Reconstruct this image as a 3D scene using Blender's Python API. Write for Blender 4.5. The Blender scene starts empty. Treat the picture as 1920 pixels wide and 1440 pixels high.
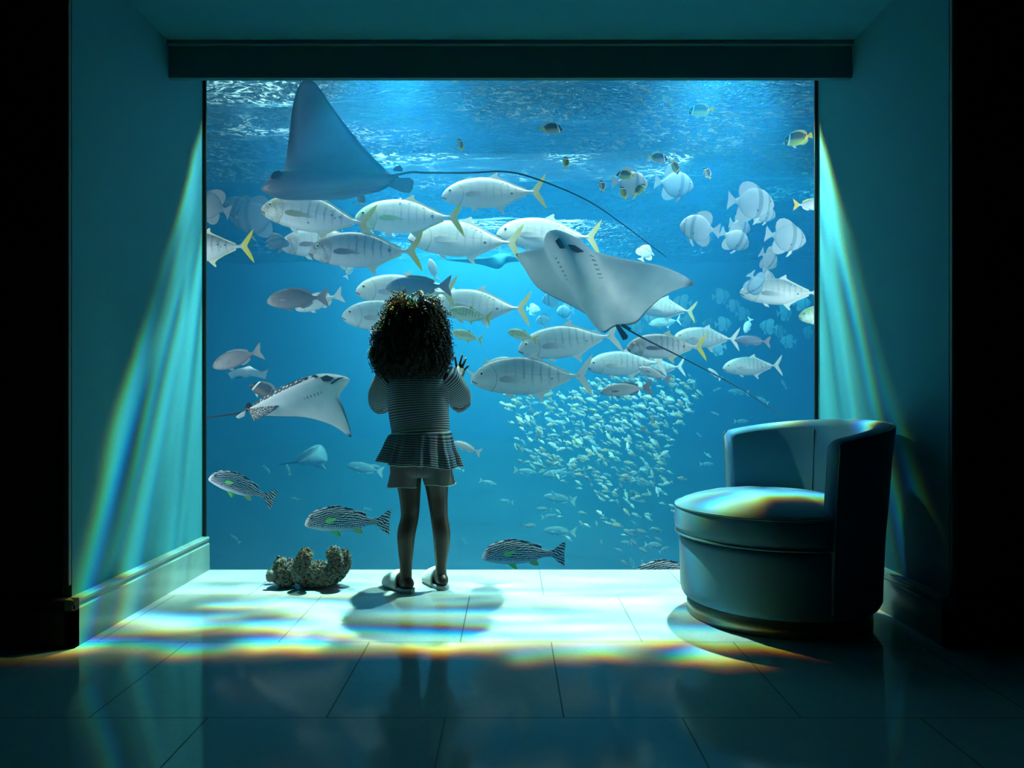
import bpy, bmesh, math, random
import numpy as np
from mathutils import Vector, Matrix, Quaternion

sc = bpy.context.scene
COL = sc.collection
PI = math.pi

# ------------------------------------------------------------------ camera
F_PX, VPX, VPY, CAM_H = 1470.0, 957.0, 740.0, 0.8
cam_data = bpy.data.cameras.new('camera')
cam_data.sensor_width = 36.0
cam_data.lens = F_PX / 1920.0 * 36.0
cam_data.shift_x = (960 - VPX) / 1920.0
cam_data.shift_y = (VPY - 720) / 1920.0
cam_data.clip_start = 0.05
cam_data.clip_end = 100
cam = bpy.data.objects.new('camera', cam_data)
cam.location = (0, 0, CAM_H)
cam.rotation_euler = (PI / 2, 0, 0)
COL.objects.link(cam)
sc.camera = cam

def at(px, py, d):
    """world point seen at pixel (px, py) at distance d in front of the camera"""
    return Vector(((px - VPX) * d / F_PX, d, CAM_H + (VPY - py) * d / F_PX))

# ------------------------------------------------------------------ view + cycles
sc.view_settings.view_transform = 'Standard'
sc.view_settings.look = 'None'
sc.view_settings.exposure = 0.0
sc.view_settings.gamma = 1.0
sc.view_settings.use_curve_mapping = False
cy = sc.cycles
cy.max_bounces = 6
cy.diffuse_bounces = 3
cy.glossy_bounces = 3
cy.transmission_bounces = 4
cy.transparent_max_bounces = 12
cy.volume_bounces = 0
cy.caustics_reflective = False
cy.caustics_refractive = False
cy.sample_clamp_indirect = 2.0
cy.use_denoising = True
try:
    cy.denoiser = 'OPENIMAGEDENOISE'
except Exception:
    pass

# ------------------------------------------------------------------ world
w = bpy.data.worlds.new('world')
sc.world = w
w.use_nodes = True
w.node_tree.nodes['Background'].inputs[0].default_value = (0.03, 0.16, 0.22, 1)
w.node_tree.nodes['Background'].inputs[1].default_value = 0.35

# ------------------------------------------------------------------ lights
def area(name, loc, target, sx, sy, power, color, spread=180):
    l = bpy.data.lights.new(name, 'AREA')
    l.shape = 'RECTANGLE'; l.size = sx; l.size_y = sy
    l.energy = power; l.color = color; l.spread = math.radians(spread)
    o = bpy.data.objects.new(name, l)
    o.location = loc
    o.rotation_euler = (Vector(target) - Vector(loc)).to_track_quat('-Z', 'Y').to_euler()
    COL.objects.link(o)
    return o

# unseen fill lights added just under the water line to brighten the water
area('added_fill_centre', (-0.35, 9.6, 2.75), (-0.3, 11.6, 1.2), 2.6, 1.2, 400, (0.75, 1.0, 1.0))
area('added_fill_middle', (0.2, 6.8, 2.88), (0.2, 7.6, 0.6), 3.0, 2.5, 150, (0.50, 0.98, 1.0), 105)
area('added_fill_right', (3.2, 7.4, 2.85), (2.9, 8.4, 0), 3.0, 2.5, 60, (0.05, 0.70, 1.0), 115)
area('added_fill_left', (-3.2, 9.0, 2.85), (-3.4, 10.0, 0), 2.5, 2.5, 4, (0.04, 0.50, 1.0))
# added upright fill lights, hidden beside the window, that brighten the fish
area('added_side_fill_left', (-2.35, 3.95, 0.9), (0.2, 5.6, 0.9), 0.5, 3.0, 29, (0.90, 1.0, 0.98))
area('added_side_fill_right', (2.35, 3.95, 1.2), (-0.2, 5.6, 1.1), 0.5, 2.6, 34, (0.90, 1.0, 0.98))
area('added_fill_shoal', (0.0, 5.35, 2.72), (0.0, 5.5, 0.5), 3.6, 0.9, 62, (0.80, 1.0, 1.0), 95)  # added overhead fill, out of view, giving the shoal more contrast
# added unseen fill standing in for the tank glow that reaches the room
area('added_fill_room', (0.0, 4.7, 2.82), (0.0, 1.6, -0.6), 3.4, 0.8, 4.5, (0.03, 0.72, 0.95), 150)

def caustic_light(name, loc, power, color, shift, seed):
    """A lamp whose beam is broken up by the moving water: its node tree modulates the beam by direction."""
    l = bpy.data.lights.new(name, 'POINT')
    l.shadow_soft_size = 0.028
    l.energy = power; l.color = color
    l.use_nodes = True
    nt = l.node_tree; N = nt.nodes; L = nt.links
    em = N['Emission']
    tc = N.new('ShaderNodeNewGeometry')
    sep = N.new('ShaderNodeSeparateXYZ'); L.new(tc.outputs['Incoming'], sep.inputs[0])
    def m(op, a, b=None, clamp=False):
        n = N.new('ShaderNodeMath'); n.operation = op; n.use_clamp = clamp
        for i, v in enumerate((a, b)):
            if v is None: continue
            if isinstance(v, (int, float)): n.inputs[i].default_value = v
            else: L.new(v, n.inputs[i])
        return n.outputs[0]
    down = m('MAXIMUM', m('MULTIPLY', sep.outputs[2], -1.0), 0.02)
    u = m('DIVIDE', sep.outputs[0], down)
    au = m('ABSOLUTE', u)
    uc = m('DIVIDE', u, m('ADD', 1.0, m('MULTIPLY', au, 1.3)))
    v0 = m('DIVIDE', sep.outputs[1], down)
    v = m('ADD', v0, m('MULTIPLY', m('DIVIDE', m('SUBTRACT', m('MULTIPLY', v0, -1.0), 0.15), 0.42, True), shift))
    comb = N.new('ShaderNodeCombineXYZ')
    L.new(m('MULTIPLY', m('ADD', uc, m('MULTIPLY', v, 0.3)), 5.5), comb.inputs[0])
    L.new(m('MULTIPLY', v, 15.0), comb.inputs[1])
    comb.inputs[2].default_value = seed
    nz = N.new('ShaderNodeTexNoise'); nz.inputs['Scale'].default_value = 1.5
    nz.inputs['Detail'].default_value = 1.5; nz.inputs['Distortion'].default_value = 0.7
    L.new(comb.outputs[0], nz.inputs['Vector'])
    # bright patches with darker gaps, gaps deepen towards the far edge of the pool of light
    pat = m('MULTIPLY', m('SUBTRACT', nz.outputs[0], 0.43), 6.5, True)
    comb2 = N.new('ShaderNodeCombineXYZ')
    L.new(m('MULTIPLY', uc, 9.0), comb2.inputs[0]); comb2.inputs[1].default_value = seed * 3.1
    nz2 = N.new('ShaderNodeTexNoise'); nz2.inputs['Scale'].default_value = 1.0; nz2.inputs['Detail'].default_value = 2.0
    L.new(comb2.outputs[0], nz2.inputs['Vector'])
    wob = m('MULTIPLY', m('SUBTRACT', nz2.outputs[0], 0.5), 0.20)
    edge = m('ADD', v, m('ADD', wob, EDGE))
    e1 = m('MULTIPLY', edge, 45.0, True)
    e0 = m('MULTIPLY', m('SUBTRACT', -0.11, v0), 30.0, True)
    side = m('DIVIDE', 1.0, m('ADD', 1.0, m('MULTIPLY', m('MULTIPLY', u, u), 3.4)))
    gap = m('MULTIPLY', m('SUBTRACT', 0.42, edge), 3.2, True)          # 0 near the glass .. 1 at the far edge
    patm = m('ADD', m('MULTIPLY', pat, gap), m('SUBTRACT', 1.0, gap))
    patm = m('ADD', m('MULTIPLY', patm, 0.75), m('MULTIPLY', pat, 0.25))
    # fine rays that fan out on the cheeks of the alcove
    comb3 = N.new('ShaderNodeCombineXYZ'); L.new(m('MULTIPLY', v, 42.0), comb3.inputs[0]); comb3.inputs[1].default_value = seed * 1.7
    nz3 = N.new('ShaderNodeTexNoise'); nz3.inputs['Scale'].default_value = 1.0; nz3.inputs['Detail'].default_value = 3.0
    L.new(comb3.outputs[0], nz3.inputs['Vector'])
    ray = m('MULTIPLY', m('SUBTRACT', nz3.outputs[0], 0.36), 4.0, True)
    wall = m('MULTIPLY', m('SUBTRACT', au, 0.42), 5.0, True)
    ray = m('ADD', m('MULTIPLY', ray, wall), m('SUBTRACT', 1.0, wall))
    s = m('MULTIPLY', m('MULTIPLY', m('MULTIPLY', e1, e0), ray), m('MULTIPLY', patm, side))
    L.new(s, em.inputs['Strength'])
    o = bpy.data.objects.new(name, l); o.location = loc
    COL.objects.link(o)
    return o
EDGE = 0.565
# sunlight split by the water: red bends least, blue most, so each colour lands a little further out
for k, (lx, sd) in enumerate(((-0.55, 0.0), (1.02, 4.3))):
    for cname, colr, sh in (('red', (0.70, 0.04, 0.0), 0.024), ('yellow', (0.42, 0.48, 0.0), 0.015), ('green', (0.0, 1.0, 0.12), 0.004),
                            ('blue', (0.0, 0.45, 1.0), -0.008), ('violet', (0.05, 0.05, 0.7), -0.018)):
        caustic_light('sunbeam_' + cname, (lx, 4.05, 2.86), 1250, colr, sh, sd)

# ------------------------------------------------------------------ material helpers
def mat(name, color=(0.8, 0.8, 0.8), rough=0.5, metal=0.0, spec=None):
    m = bpy.data.materials.new(name); m.use_nodes = True
    b = m.node_tree.nodes['Principled BSDF']
    b.inputs['Base Color'].default_value = (*color, 1)
    b.inputs['Roughness'].default_value = rough
    b.inputs['Metallic'].default_value = metal
    if spec is not None: b.inputs['Specular IOR Level'].default_value = spec
    return m

class NT:
    """small wrapper for writing node trees"""
    def __init__(s, m):
        s.m = m; s.t = m.node_tree; s.N = s.t.nodes; s.L = s.t.links
        s.b = s.N.get('Principled BSDF')
    def n(s, kind, **kw):
        x = s.N.new('ShaderNode' + kind)
        for k, v in kw.items(): setattr(x, k, v)
        return x
    def put(s, sock, v):
        if isinstance(v, bpy.types.NodeSocket): s.L.new(v, sock)
        elif isinstance(v, tuple) and len(v) == 3 and sock.type == 'RGBA': sock.default_value = (*v, 1)
        else: sock.default_value = v
    def math(s, op, a, b=None, c=None, clamp=False):
        x = s.n('Math', operation=op, use_clamp=clamp)
        for i, v in enumerate((a, b, c)):
            if v is not None: s.put(x.inputs[i], v)
        return x.outputs[0]
    def coord(s, kind='Object'):
        tc = s.n('TexCoord'); return tc.outputs[kind]
    def xyz(s, vec):
        q = s.n('SeparateXYZ'); s.L.new(vec, q.inputs[0]); return q.outputs
    def comb(s, x, y, z):
        q = s.n('CombineXYZ')
        for i, v in enumerate((x, y, z)): s.put(q.inputs[i], v)
        return q.outputs[0]
    def noise(s, vec, scale=5, detail=2, rough=0.5, dist=0.0):
        q = s.n('TexNoise')
        if vec is not None: s.L.new(vec, q.inputs['Vector'])
        q.inputs['Scale'].default_value = scale; q.inputs['Detail'].default_value = detail
        q.inputs['Roughness'].default_value = rough; q.inputs['Distortion'].default_value = dist
        return q.outputs[0]
    def voro(s, vec, scale=5, feature='F1', rnd=1.0):
        q = s.n('TexVoronoi', feature=feature)
        if vec is not None: s.L.new(vec, q.inputs['Vector'])
        q.inputs['Scale'].default_value = scale; q.inputs['Randomness'].default_value = rnd
        return q.outputs['Distance']
    def mix(s, f, a, b):
        q = s.n('Mix', data_type='RGBA')
        s.put(q.inputs[0], f); s.put(q.inputs[6], a); s.put(q.inputs[7], b)
        return q.outputs[2]
    def ss(s, v, lo, hi):
        q = s.n('MapRange', interpolation_type='SMOOTHSTEP')
        s.put(q.inputs[0], v); s.put(q.inputs[1], lo); s.put(q.inputs[2], hi)
        return q.outputs[0]
    def bump(s, h, strength=0.3, dist=0.01):
        q = s.n('Bump'); s.put(q.inputs['Height'], h)
        q.inputs['Strength'].default_value = strength; q.inputs['Distance'].default_value = dist
        s.L.new(q.outputs[0], s.b.inputs['Normal'])
    def base(s, v): s.put(s.b.inputs['Base Color'], v)

# ------------------------------------------------------------------ object helpers
def mesh(name, V, Fc, m=None, parent=None, smooth=True, uv=None):
    me = bpy.data.meshes.new(name)
    me.from_pydata([tuple(v) for v in V], [], [tuple(f) for f in Fc])
    if uv is not None:
        lay = me.uv_layers.new(name='UVMap')
        for lp in me.loops: lay.data[lp.index].uv = uv[lp.vertex_index]
    me.update()
    if smooth: me.polygons.foreach_set('use_smooth', [True] * len(me.polygons))
    o = bpy.data.objects.new(name, me)
    COL.objects.link(o)
    if m: me.materials.append(m)
    if parent: o.parent = parent
    return o

def tag(o, label=None, cat=None, group=None, kind=None):
    if label: o['label'] = label
    if cat: o['category'] = cat
    if group: o['group'] = group
    if kind: o['kind'] = kind
    return o

def empty(name, loc=(0, 0, 0), rot=(0, 0, 0)):
    o = bpy.data.objects.new(name, None); o.location = loc; o.rotation_euler = rot
    o.empty_display_size = 0.1
    COL.objects.link(o); return o

def struct(o): o['kind'] = 'structure'; return o

def box_vf(x0, x1, y0, y1, z0, z1):
    V = [(x, y, z) for x in (x0, x1) for y in (y0, y1) for z in (z0, z1)]
    Fc = [(0, 1, 3, 2), (4, 6, 7, 5), (0, 4, 5, 1), (2, 3, 7, 6), (0, 2, 6, 4), (1, 5, 7, 3)]
    return V, Fc

def box(name, x0, x1, y0, y1, z0, z1, m, parent=None, bevel=0.0, seg=2):
    V, Fc = box_vf(x0, x1, y0, y1, z0, z1)
    o = mesh(name, V, Fc, m, parent, smooth=False)
    if bevel:
        b = o.modifiers.new('bevel', 'BEVEL'); b.width = bevel; b.segments = seg
    return o

class MB:
    """collects pieces of one part"""
    def __init__(s): s.V = []; s.F = []
    def add(s, V, Fc):
        n = len(s.V); s.V += [tuple(v) for v in V]; s.F += [tuple(i + n for i in f) for f in Fc]
    def build(s, name, m, parent=None, smooth=True): return mesh(name, s.V, s.F, m, parent, smooth)

def frame(d):
    d = Vector(d).normalized()
    a = Vector((0, 0, 1)) if abs(d.z) < 0.9 else Vector((1, 0, 0))
    x = d.cross(a).normalized(); y = x.cross(d).normalized()
    return x, y

def tube_vf(P, R, seg=10, caps=True, flat=1.0, up=None):
    """swept tube along points P with radii R (parallel-ish frames); flat scales one side axis"""
    P = [Vector(p) for p in P]; V = []; Fc = []
    n = len(P)
    if not hasattr(R, '__len__'): R = [R] * n
    px = None
    for i in range(n):
        d = (P[min(i + 1, n - 1)] - P[max(i - 1, 0)])
        if d.length < 1e-9: d = Vector((0, 0, 1))
        d.normalize()
        if px is None:
            if up is not None:
                px = Vector(up).cross(d).normalized()
            else: px = frame(d)[0]
        else:
            px = (px - d * px.dot(d))
            px = px.normalized() if px.length > 1e-6 else frame(d)[0]
        py = d.cross(px)
        for k in range(seg):
            a = 2 * PI * k / seg
            V.append(P[i] + px * (math.cos(a) * R[i]) + py * (math.sin(a) * R[i] * flat))
    for i in range(n - 1):
        for k in range(seg):
            a = i * seg + k; b = i * seg + (k + 1) % seg
            Fc.append((a, b, b + seg, a + seg))
    if caps:
        Fc.append(tuple(range(seg - 1, -1, -1)))
        Fc.append(tuple((n - 1) * seg + k for k in range(seg)))
    return V, Fc

def grid_faces(nu, nv, closed_u=False):
    Fc = []
    for j in range(nv - 1):
        for i in range(nu if closed_u else nu - 1):
            a = j * nu + i; b = j * nu + (i + 1) % nu
            Fc.append((a, b, b + nu, a + nu))
    return Fc

def interp(xs, ys, x):
    """smooth (pchip-like) interpolation"""
    return float(np.interp(x, xs, ys))

def smooth_curve(pts, n):
    """Catmull-Rom through points (tuples of any size), n samples"""
    P = [np.array(p, float) for p in pts]
    P = [2 * P[0] - P[1]] + P + [2 * P[-1] - P[-2]]
    segs = len(P) - 3; out = []
    for i in range(n):
        t = i / (n - 1) * segs; k = min(int(t), segs - 1); t -= k
        a, b, c, d = P[k:k + 4]
        out.append(0.5 * ((2 * b) + (-a + c) * t + (2 * a - 5 * b + 4 * c - d) * t * t + (-a + 3 * b - 3 * c + d) * t ** 3))
    return out

# ------------------------------------------------------------------ room
D_GLASS = 3.585
D_OUT = 2.50          # plane of the outer wall around the alcove
XW = 1.405            # alcove half width
ZC = 2.251            # alcove ceiling

def wall_material():
    m = mat('painted_plaster', (0.30, 0.47, 0.50), 0.75, spec=0.2)
    t = NT(m); c = t.coord('Object')
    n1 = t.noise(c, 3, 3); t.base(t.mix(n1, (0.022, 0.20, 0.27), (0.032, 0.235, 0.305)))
    t.bump(t.noise(c, 160, 4, 0.6), 0.25, 0.004)
    return m
M_WALL = wall_material()
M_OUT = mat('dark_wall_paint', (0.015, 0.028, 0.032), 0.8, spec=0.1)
def marble(name, tint, grout=True, rough=0.07):
    m = mat(name, tint, rough, spec=0.24)
    t = NT(m); c = t.coord('Object')
    n1 = t.noise(c, 2.2, 5, 0.6, 1.2)
    n2 = t.noise(c, 7.0, 6, 0.65, 2.0)
    vein = t.math('SUBTRACT', 1.0, t.math('MULTIPLY', t.math('ABSOLUTE', t.math('SUBTRACT', n2, 0.5)), 16.0, clamp=True))
    vein = t.math('MULTIPLY', vein, 0.10)
    col = t.mix(n1, tuple(x * 0.86 for x in tint), tuple(min(1, x * 1.12) for x in tint))
    col = t.mix(vein, col, tuple(x * 0.45 for x in tint))
    if grout:
        x, y, z = t.xyz(c)
        ys = [D_GLASS * 0 + v for v in (3.119, 2.540, 1.941, 1.34, 0.74, 0.14, -0.46, -1.06)]
        # rows of 0.6 m tiles, half-offset
        ry = t.math('DIVIDE', t.math('SUBTRACT', y, 1.941), 0.594)
        fy = t.math('ABSOLUTE', t.math('SUBTRACT', t.math('FRACT', t.math('ADD', ry, 0.5)), 0.5))
        gy = t.math('LESS_THAN', fy, 0.0032)
        row = t.math('FLOOR', ry)
        off = t.math('MULTIPLY', t.math('MODULO', t.math('ADD', row, 20.0), 2.0), 0.5)
        # joints measured in the photograph, row by row
        rx = t.math('ADD', t.math('DIVIDE', t.math('SUBTRACT', x, 0.132), 0.588), off)
        fx = t.math('ABSOLUTE', t.math('SUBTRACT', t.math('FRACT', t.math('ADD', rx, 0.5)), 0.5))
        gx = t.math('LESS_THAN', fx, 0.0034)
        g = t.math('MAXIMUM', gx, gy)
        col = t.mix(t.math('MULTIPLY', g, 0.85), col, (0.05, 0.06, 0.06))
        t.put(t.b.inputs['Roughness'], t.math('ADD', t.math('MULTIPLY', g, 0.5), t.math('ADD', rough, t.math('MULTIPLY', n1, 0.04))))
        t.bump(t.math('SUBTRACT', 1.0, g), 0.4, 0.002)
    t.base(col)
    return m
M_FLOOR = marble('polished_marble_tile', (0.36, 0.46, 0.48))
M_SKIRT = marble('marble_skirting', (0.16, 0.30, 0.29), grout=False, rough=0.16)
M_BLACK = mat('black_seal', (0.006, 0.008, 0.01), 0.5)

RX = 3.6
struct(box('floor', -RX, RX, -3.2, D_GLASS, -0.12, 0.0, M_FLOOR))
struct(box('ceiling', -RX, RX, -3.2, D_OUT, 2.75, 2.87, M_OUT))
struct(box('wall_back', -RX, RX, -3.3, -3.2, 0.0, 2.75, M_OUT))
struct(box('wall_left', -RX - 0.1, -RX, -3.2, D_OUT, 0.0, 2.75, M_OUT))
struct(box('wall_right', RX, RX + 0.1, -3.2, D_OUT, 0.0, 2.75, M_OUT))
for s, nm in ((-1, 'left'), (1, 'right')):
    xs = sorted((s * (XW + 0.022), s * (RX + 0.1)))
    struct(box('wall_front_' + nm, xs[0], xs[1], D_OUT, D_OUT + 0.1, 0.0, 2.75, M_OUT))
    # alcove cheek, its rounded corner bead stands at the front
    xs = sorted((s * XW, s * (XW + 0.10)))
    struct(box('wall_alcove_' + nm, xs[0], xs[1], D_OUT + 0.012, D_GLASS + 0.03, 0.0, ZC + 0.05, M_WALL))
    xs = sorted((s * (XW + 0.001), s * (XW + 0.020)))
    struct(box('trim_%d' % (1 if s < 0 else 2), xs[0], xs[1], D_OUT - 0.004, D_OUT + 0.012, 0.19, 2.75, mat('corner_bead', (0.10, 0.15, 0.16), 0.6), bevel=0.003))
    # skirting inside the alcove
    hb = 0.143
    x0, x1 = s * XW, s * (XW - 0.030)
    prof = [(0, 0), (0.030, 0), (0.030, 0.118), (0.027, 0.121), (0.024, 0.124), (0.024, 0.133), (0.029, 0.137), (0.030, 0.147), (0.026, 0.151), (0.0, 0.153)]
    V = []; n = len(prof)
    for yy in (D_OUT - 0.03, D_GLASS):
        for (a, z) in prof: V.append((s * (XW - a), yy, z))
    Fc = [(i, (i + 1) % n, (i + 1) % n + n, i + n) for i in range(n)] + [tuple(range(n)), tuple(range(2 * n - 1, n - 1, -1))]
    struct(mesh('baseboard_alcove_' + nm, V, Fc, M_SKIRT, smooth=False))
    V = []
    for xx in (s * (XW - 0.030), s * RX):
        for (a, z) in prof: V.append((xx, D_OUT - a, z * 1.0))
    struct(mesh('baseboard_' + nm, V, Fc, M_OUT, smooth=False))
struct(box('wall_front_top', -XW - 0.03, XW + 0.03, D_OUT, D_OUT + 0.1, ZC + 0.02, 2.75, M_OUT))
struct(box('ceiling_alcove', -XW - 0.1, XW + 0.1, D_OUT + 0.012, D_GLASS + 0.03, ZC, ZC + 0.08, M_WALL))
# pelmet board across the head of the window, with a moulded top
M_PEL = mat('pelmet_paint', (0.04, 0.15, 0.16), 0.6, spec=0.2)
struct(box('trim_3', -XW, XW, 3.222, 3.252, 2.102, 2.236, M_PEL, bevel=0.002))
struct(box('trim_4', -XW, XW, 3.205, 3.258, 2.232, 2.2505, M_PEL, bevel=0.004))
# window of the tank: acrylic pane in a black rubber seal
def glass_material():
    m = bpy.data.materials.new('clear_acrylic'); m.use_nodes = True
    N = m.node_tree.nodes; L = m.node_tree.links; N.clear()
    out = N.new('ShaderNodeOutputMaterial'); mx = N.new('ShaderNodeMixShader')
    tr = N.new('ShaderNodeBsdfTransparent'); tr.inputs[0].default_value = (0.985, 0.995, 0.995, 1)
    gl = N.new('ShaderNodeBsdfGlossy'); gl.inputs['Roughness'].default_value = 0.02
    fr = N.new('ShaderNodeLayerWeight'); fr.inputs[0].default_value = 0.5
    pw = N.new('ShaderNodeMath'); pw.operation = 'POWER'; L.new(fr.outputs['Facing'], pw.inputs[0]); pw.inputs[1].default_value = 5.0
    mu = N.new('ShaderNodeMath'); mu.operation = 'MULTIPLY_ADD'; L.new(pw.outputs[0], mu.inputs[0]); mu.inputs[1].default_value = 0.4; mu.inputs[2].default_value = 0.008
    L.new(mu.outputs[0], mx.inputs[0]); L.new(tr.outputs[0], mx.inputs[1]); L.new(gl.outputs[0], mx.inputs[2])
    L.new(mx.outputs[0], out.inputs[0]); return m
win = struct(box('window_1', -XW + 0.002, XW - 0.002, D_GLASS + 0.004, D_GLASS + 0.04, -0.01, ZC + 0.02, glass_material()))
for s in (-1, 1):
    xs = sorted((s * XW, s * (XW - 0.015)))
    o = box('window_frame', xs[0], xs[1], D_GLASS - 0.006, D_GLASS + 0.004, 0.0, ZC + 0.02, M_BLACK, win)

# ------------------------------------------------------------------ tank
def tank_wall_material():
    m = mat('tank_lining', (0.02, 0.22, 0.42), 0.9, spec=0.1)
    t = NT(m); c = t.coord('Object')
    t.base(t.mix(t.noise(c, 0.6, 4, 0.6, 0.5), (0.02, 0.16, 0.38), (0.05, 0.23, 0.48)))
    return m
M_TANK = tank_wall_material()
TX, TY, TZ0, TZ1 = 5.5, 13.0, -1.1, 3.0
struct(box('wall_tank_back', -TX, TX, TY, TY + 0.1, TZ0, 4.2, M_TANK))
struct(box('wall_tank_left', -TX - 0.1, -TX, D_GLASS, TY, TZ0, 4.2, M_TANK))
struct(box('wall_tank_right', TX, TX + 0.1, D_GLASS, TY, TZ0, 4.2, M_TANK))
for s, nm in ((-1, 'left'), (1, 'right')):
    xs = sorted((s * (XW + 0.1), s * TX))
    struct(box('wall_tank_front_' + nm, xs[0], xs[1], D_GLASS, D_GLASS + 0.08, TZ0, 4.2, M_TANK))
struct(box('wall_tank_front_top', -XW - 0.1, XW + 0.1, D_GLASS + 0.03, D_GLASS + 0.08, ZC + 0.08, 4.2, M_TANK))
struct(box('wall_tank_front_sill', -XW - 0.1, XW + 0.1, D_GLASS, D_GLASS + 0.04, TZ0, -0.012, M_TANK))
# sea bed, gently rolling sand
def seabed():
    n, mny = 70, 90; V = []
    rng = np.random.RandomState(3)
    ph = rng.rand(8) * 6.28; fx = rng.uniform(0.5, 3.0, 8); fy = rng.uniform(0.5, 3.0, 8)
    for j in range(mny):
        for i in range(n):
            x = -TX + 2 * TX * i / (n - 1); y = D_GLASS + 0.05 + (TY - D_GLASS - 0.05) * j / (mny - 1)
            z = TZ0 + 0.05 + 0.05 * sum(math.sin(fx[k] * x + fy[k] * y + ph[k]) for k in range(8)) / 3
            z += 1.1 * max(0.0, (y - 9.0) / 4.0) ** 3
            V.append((x, y, z))
    m = mat('tank_sand', (0.10, 0.34, 0.46), 0.9)
    t = NT(m); t.base(t.mix(t.noise(t.coord('Object'), 1.6, 5, 0.65), (0.008, 0.11, 0.22), (0.04, 0.22, 0.34)))
    o = mesh('floor_tank', V, grid_faces(n, mny), m)
    return struct(o)
seabed()
# water surface seen from below
def water_surface():
    nx, ny = 170, 200; V = []
    rng = np.random.RandomState(5)
    K = 26
    ph = rng.rand(K) * 6.28; ang = rng.normal(1.35, 0.45, K); wl = rng.uniform(0.16, 0.9, K)
    for j in range(ny):
        for i in range(nx):
            x = -TX + 2 * TX * i / (nx - 1); y = D_GLASS + 0.1 + (TY - D_GLASS - 0.1) * (j / (ny - 1)) ** 1.3
            z = sum(wl[k] * 0.012 * math.sin((math.cos(ang[k]) * x + math.sin(ang[k]) * y) * 6.28 / wl[k] + ph[k]) for k in range(K))
            V.append((x, y, TZ1 + z))
    m = bpy.data.materials.new('rippling_water'); m.use_nodes = True
    t = NT(m); t.N.clear()
    out = t.n('OutputMaterial')
    gl = t.n('BsdfGlossy'); gl.inputs['Roughness'].default_value = 0.25
    gl.inputs[0].default_value = (0.30, 0.62, 0.75, 1)
    tr = t.n('BsdfTransparent'); tr.inputs[0].default_value = (0.75, 0.95, 1.0, 1)
    tl = t.n('BsdfTranslucent'); tl.inputs[0].default_value = (0.75, 0.95, 1.0, 1)
    c = t.coord('Object')
    x, y, z = t.xyz(c)
    v = t.comb(t.math('MULTIPLY', x, 1.0), t.math('MULTIPLY', y, 1.9), 0.0)
    r = t.noise(v, 11.0, 3, 0.6, 1.4); pt = t.ss(t.noise(c, 1.1, 2, 0.5), 0.42, 0.62)
    bp = t.n('Bump'); t.put(bp.inputs['Height'], r); bp.inputs['Strength'].default_value = 0.9; bp.inputs['Distance'].default_value = 0.08
    t.L.new(bp.outputs[0], gl.inputs['Normal']); t.L.new(bp.outputs[0], tl.inputs['Normal'])
    m1 = t.n('MixShader'); m2 = t.n('MixShader')
    f = t.ss(r, 0.50, 0.66)
    t.put(m1.inputs[0], t.math('ADD', t.math('MULTIPLY', t.math('MULTIPLY', f, pt), 0.8), 0.02)); t.L.new(gl.outputs[0], m1.inputs[1]); t.L.new(tl.outputs[0], m1.inputs[2])
    m2.inputs[0].default_value = 0.25; t.L.new(m1.outputs[0], m2.inputs[1]); t.L.new(tr.outputs[0], m2.inputs[2])
    t.L.new(m2.outputs[0], out.inputs[0])
    o = mesh('ceiling_water_surface', V, grid_faces(nx, ny), m)
    return struct(o)
water_surface()
# daylight above the tank that the ripples catch
area('daylight_left', (-1.7, 6.0, 3.9), (-2.0, 6.2, 3.0), 1.0, 1.4, 45, (0.55, 1.0, 1.0))
area('daylight_centre', (-0.2, 6.6, 4.1), (-0.2, 7.2, 3.0), 3.5, 2.5, 10, (0.55, 0.95, 1.0))
area('daylight_right', (1.7, 6.6, 4.0), (1.6, 6.6, 3.0), 2.0, 2.0, 12, (0.55, 0.95, 1.0))

# the water itself: a scattering, absorbing body behind the pane
def water_body():
    m = bpy.data.materials.new('tank_water'); m.use_nodes = True
    t = NT(m); t.N.clear()
    out = t.n('OutputMaterial')
    s = t.n('VolumeScatter'); s.inputs['Color'].default_value = (0.025, 0.385, 0.95, 1); s.inputs['Density'].default_value = 0.135
    s.inputs['Anisotropy'].default_value = 0.0
    a = t.n('VolumeAbsorption'); a.inputs['Color'].default_value = (0.12, 0.71, 0.94, 1); a.inputs['Density'].default_value = 0.17
    ad = t.n('AddShader'); t.L.new(s.outputs[0], ad.inputs[0]); t.L.new(a.outputs[0], ad.inputs[1])
    t.L.new(ad.outputs[0], out.inputs['Volume'])
    m.cycles.homogeneous_volume = True
    return box('water_body', -TX + 0.01, TX - 0.01, D_GLASS + 0.085, TY - 0.01, TZ0 - 0.3, 2.72, m)
WB = tag(water_body(), 'clear blue water filling the aquarium tank behind the large pane', 'water', kind='stuff')

# ================================================================== FISH
def fish_body_mesh(prof, seg=20, n=34, belly=1.0):
    """prof: (x, ztop, zbottom, halfwidth) from nose to tail root"""
    S = smooth_curve(prof, n); V = []; Fc = []
    for (x, zt, zb, hw) in S:
        zc = (zt + zb) / 2; hz = max((zt - zb) / 2, 0.0008); hw = max(hw, 0.0008)
        for k in range(seg):
            a = 2 * PI * k / seg
            c, s = math.cos(a), math.sin(a)
            # slightly keeled section
            V.append((x, hw * math.copysign(abs(c) ** 1.15, c), zc + hz * s))
    Fc = grid_faces(seg, n, True)
    Fc.append(tuple(range(seg))); Fc.append(tuple((n - 1) * seg + k for k in range(seg - 1, -1, -1)))
    return V, Fc

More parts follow.
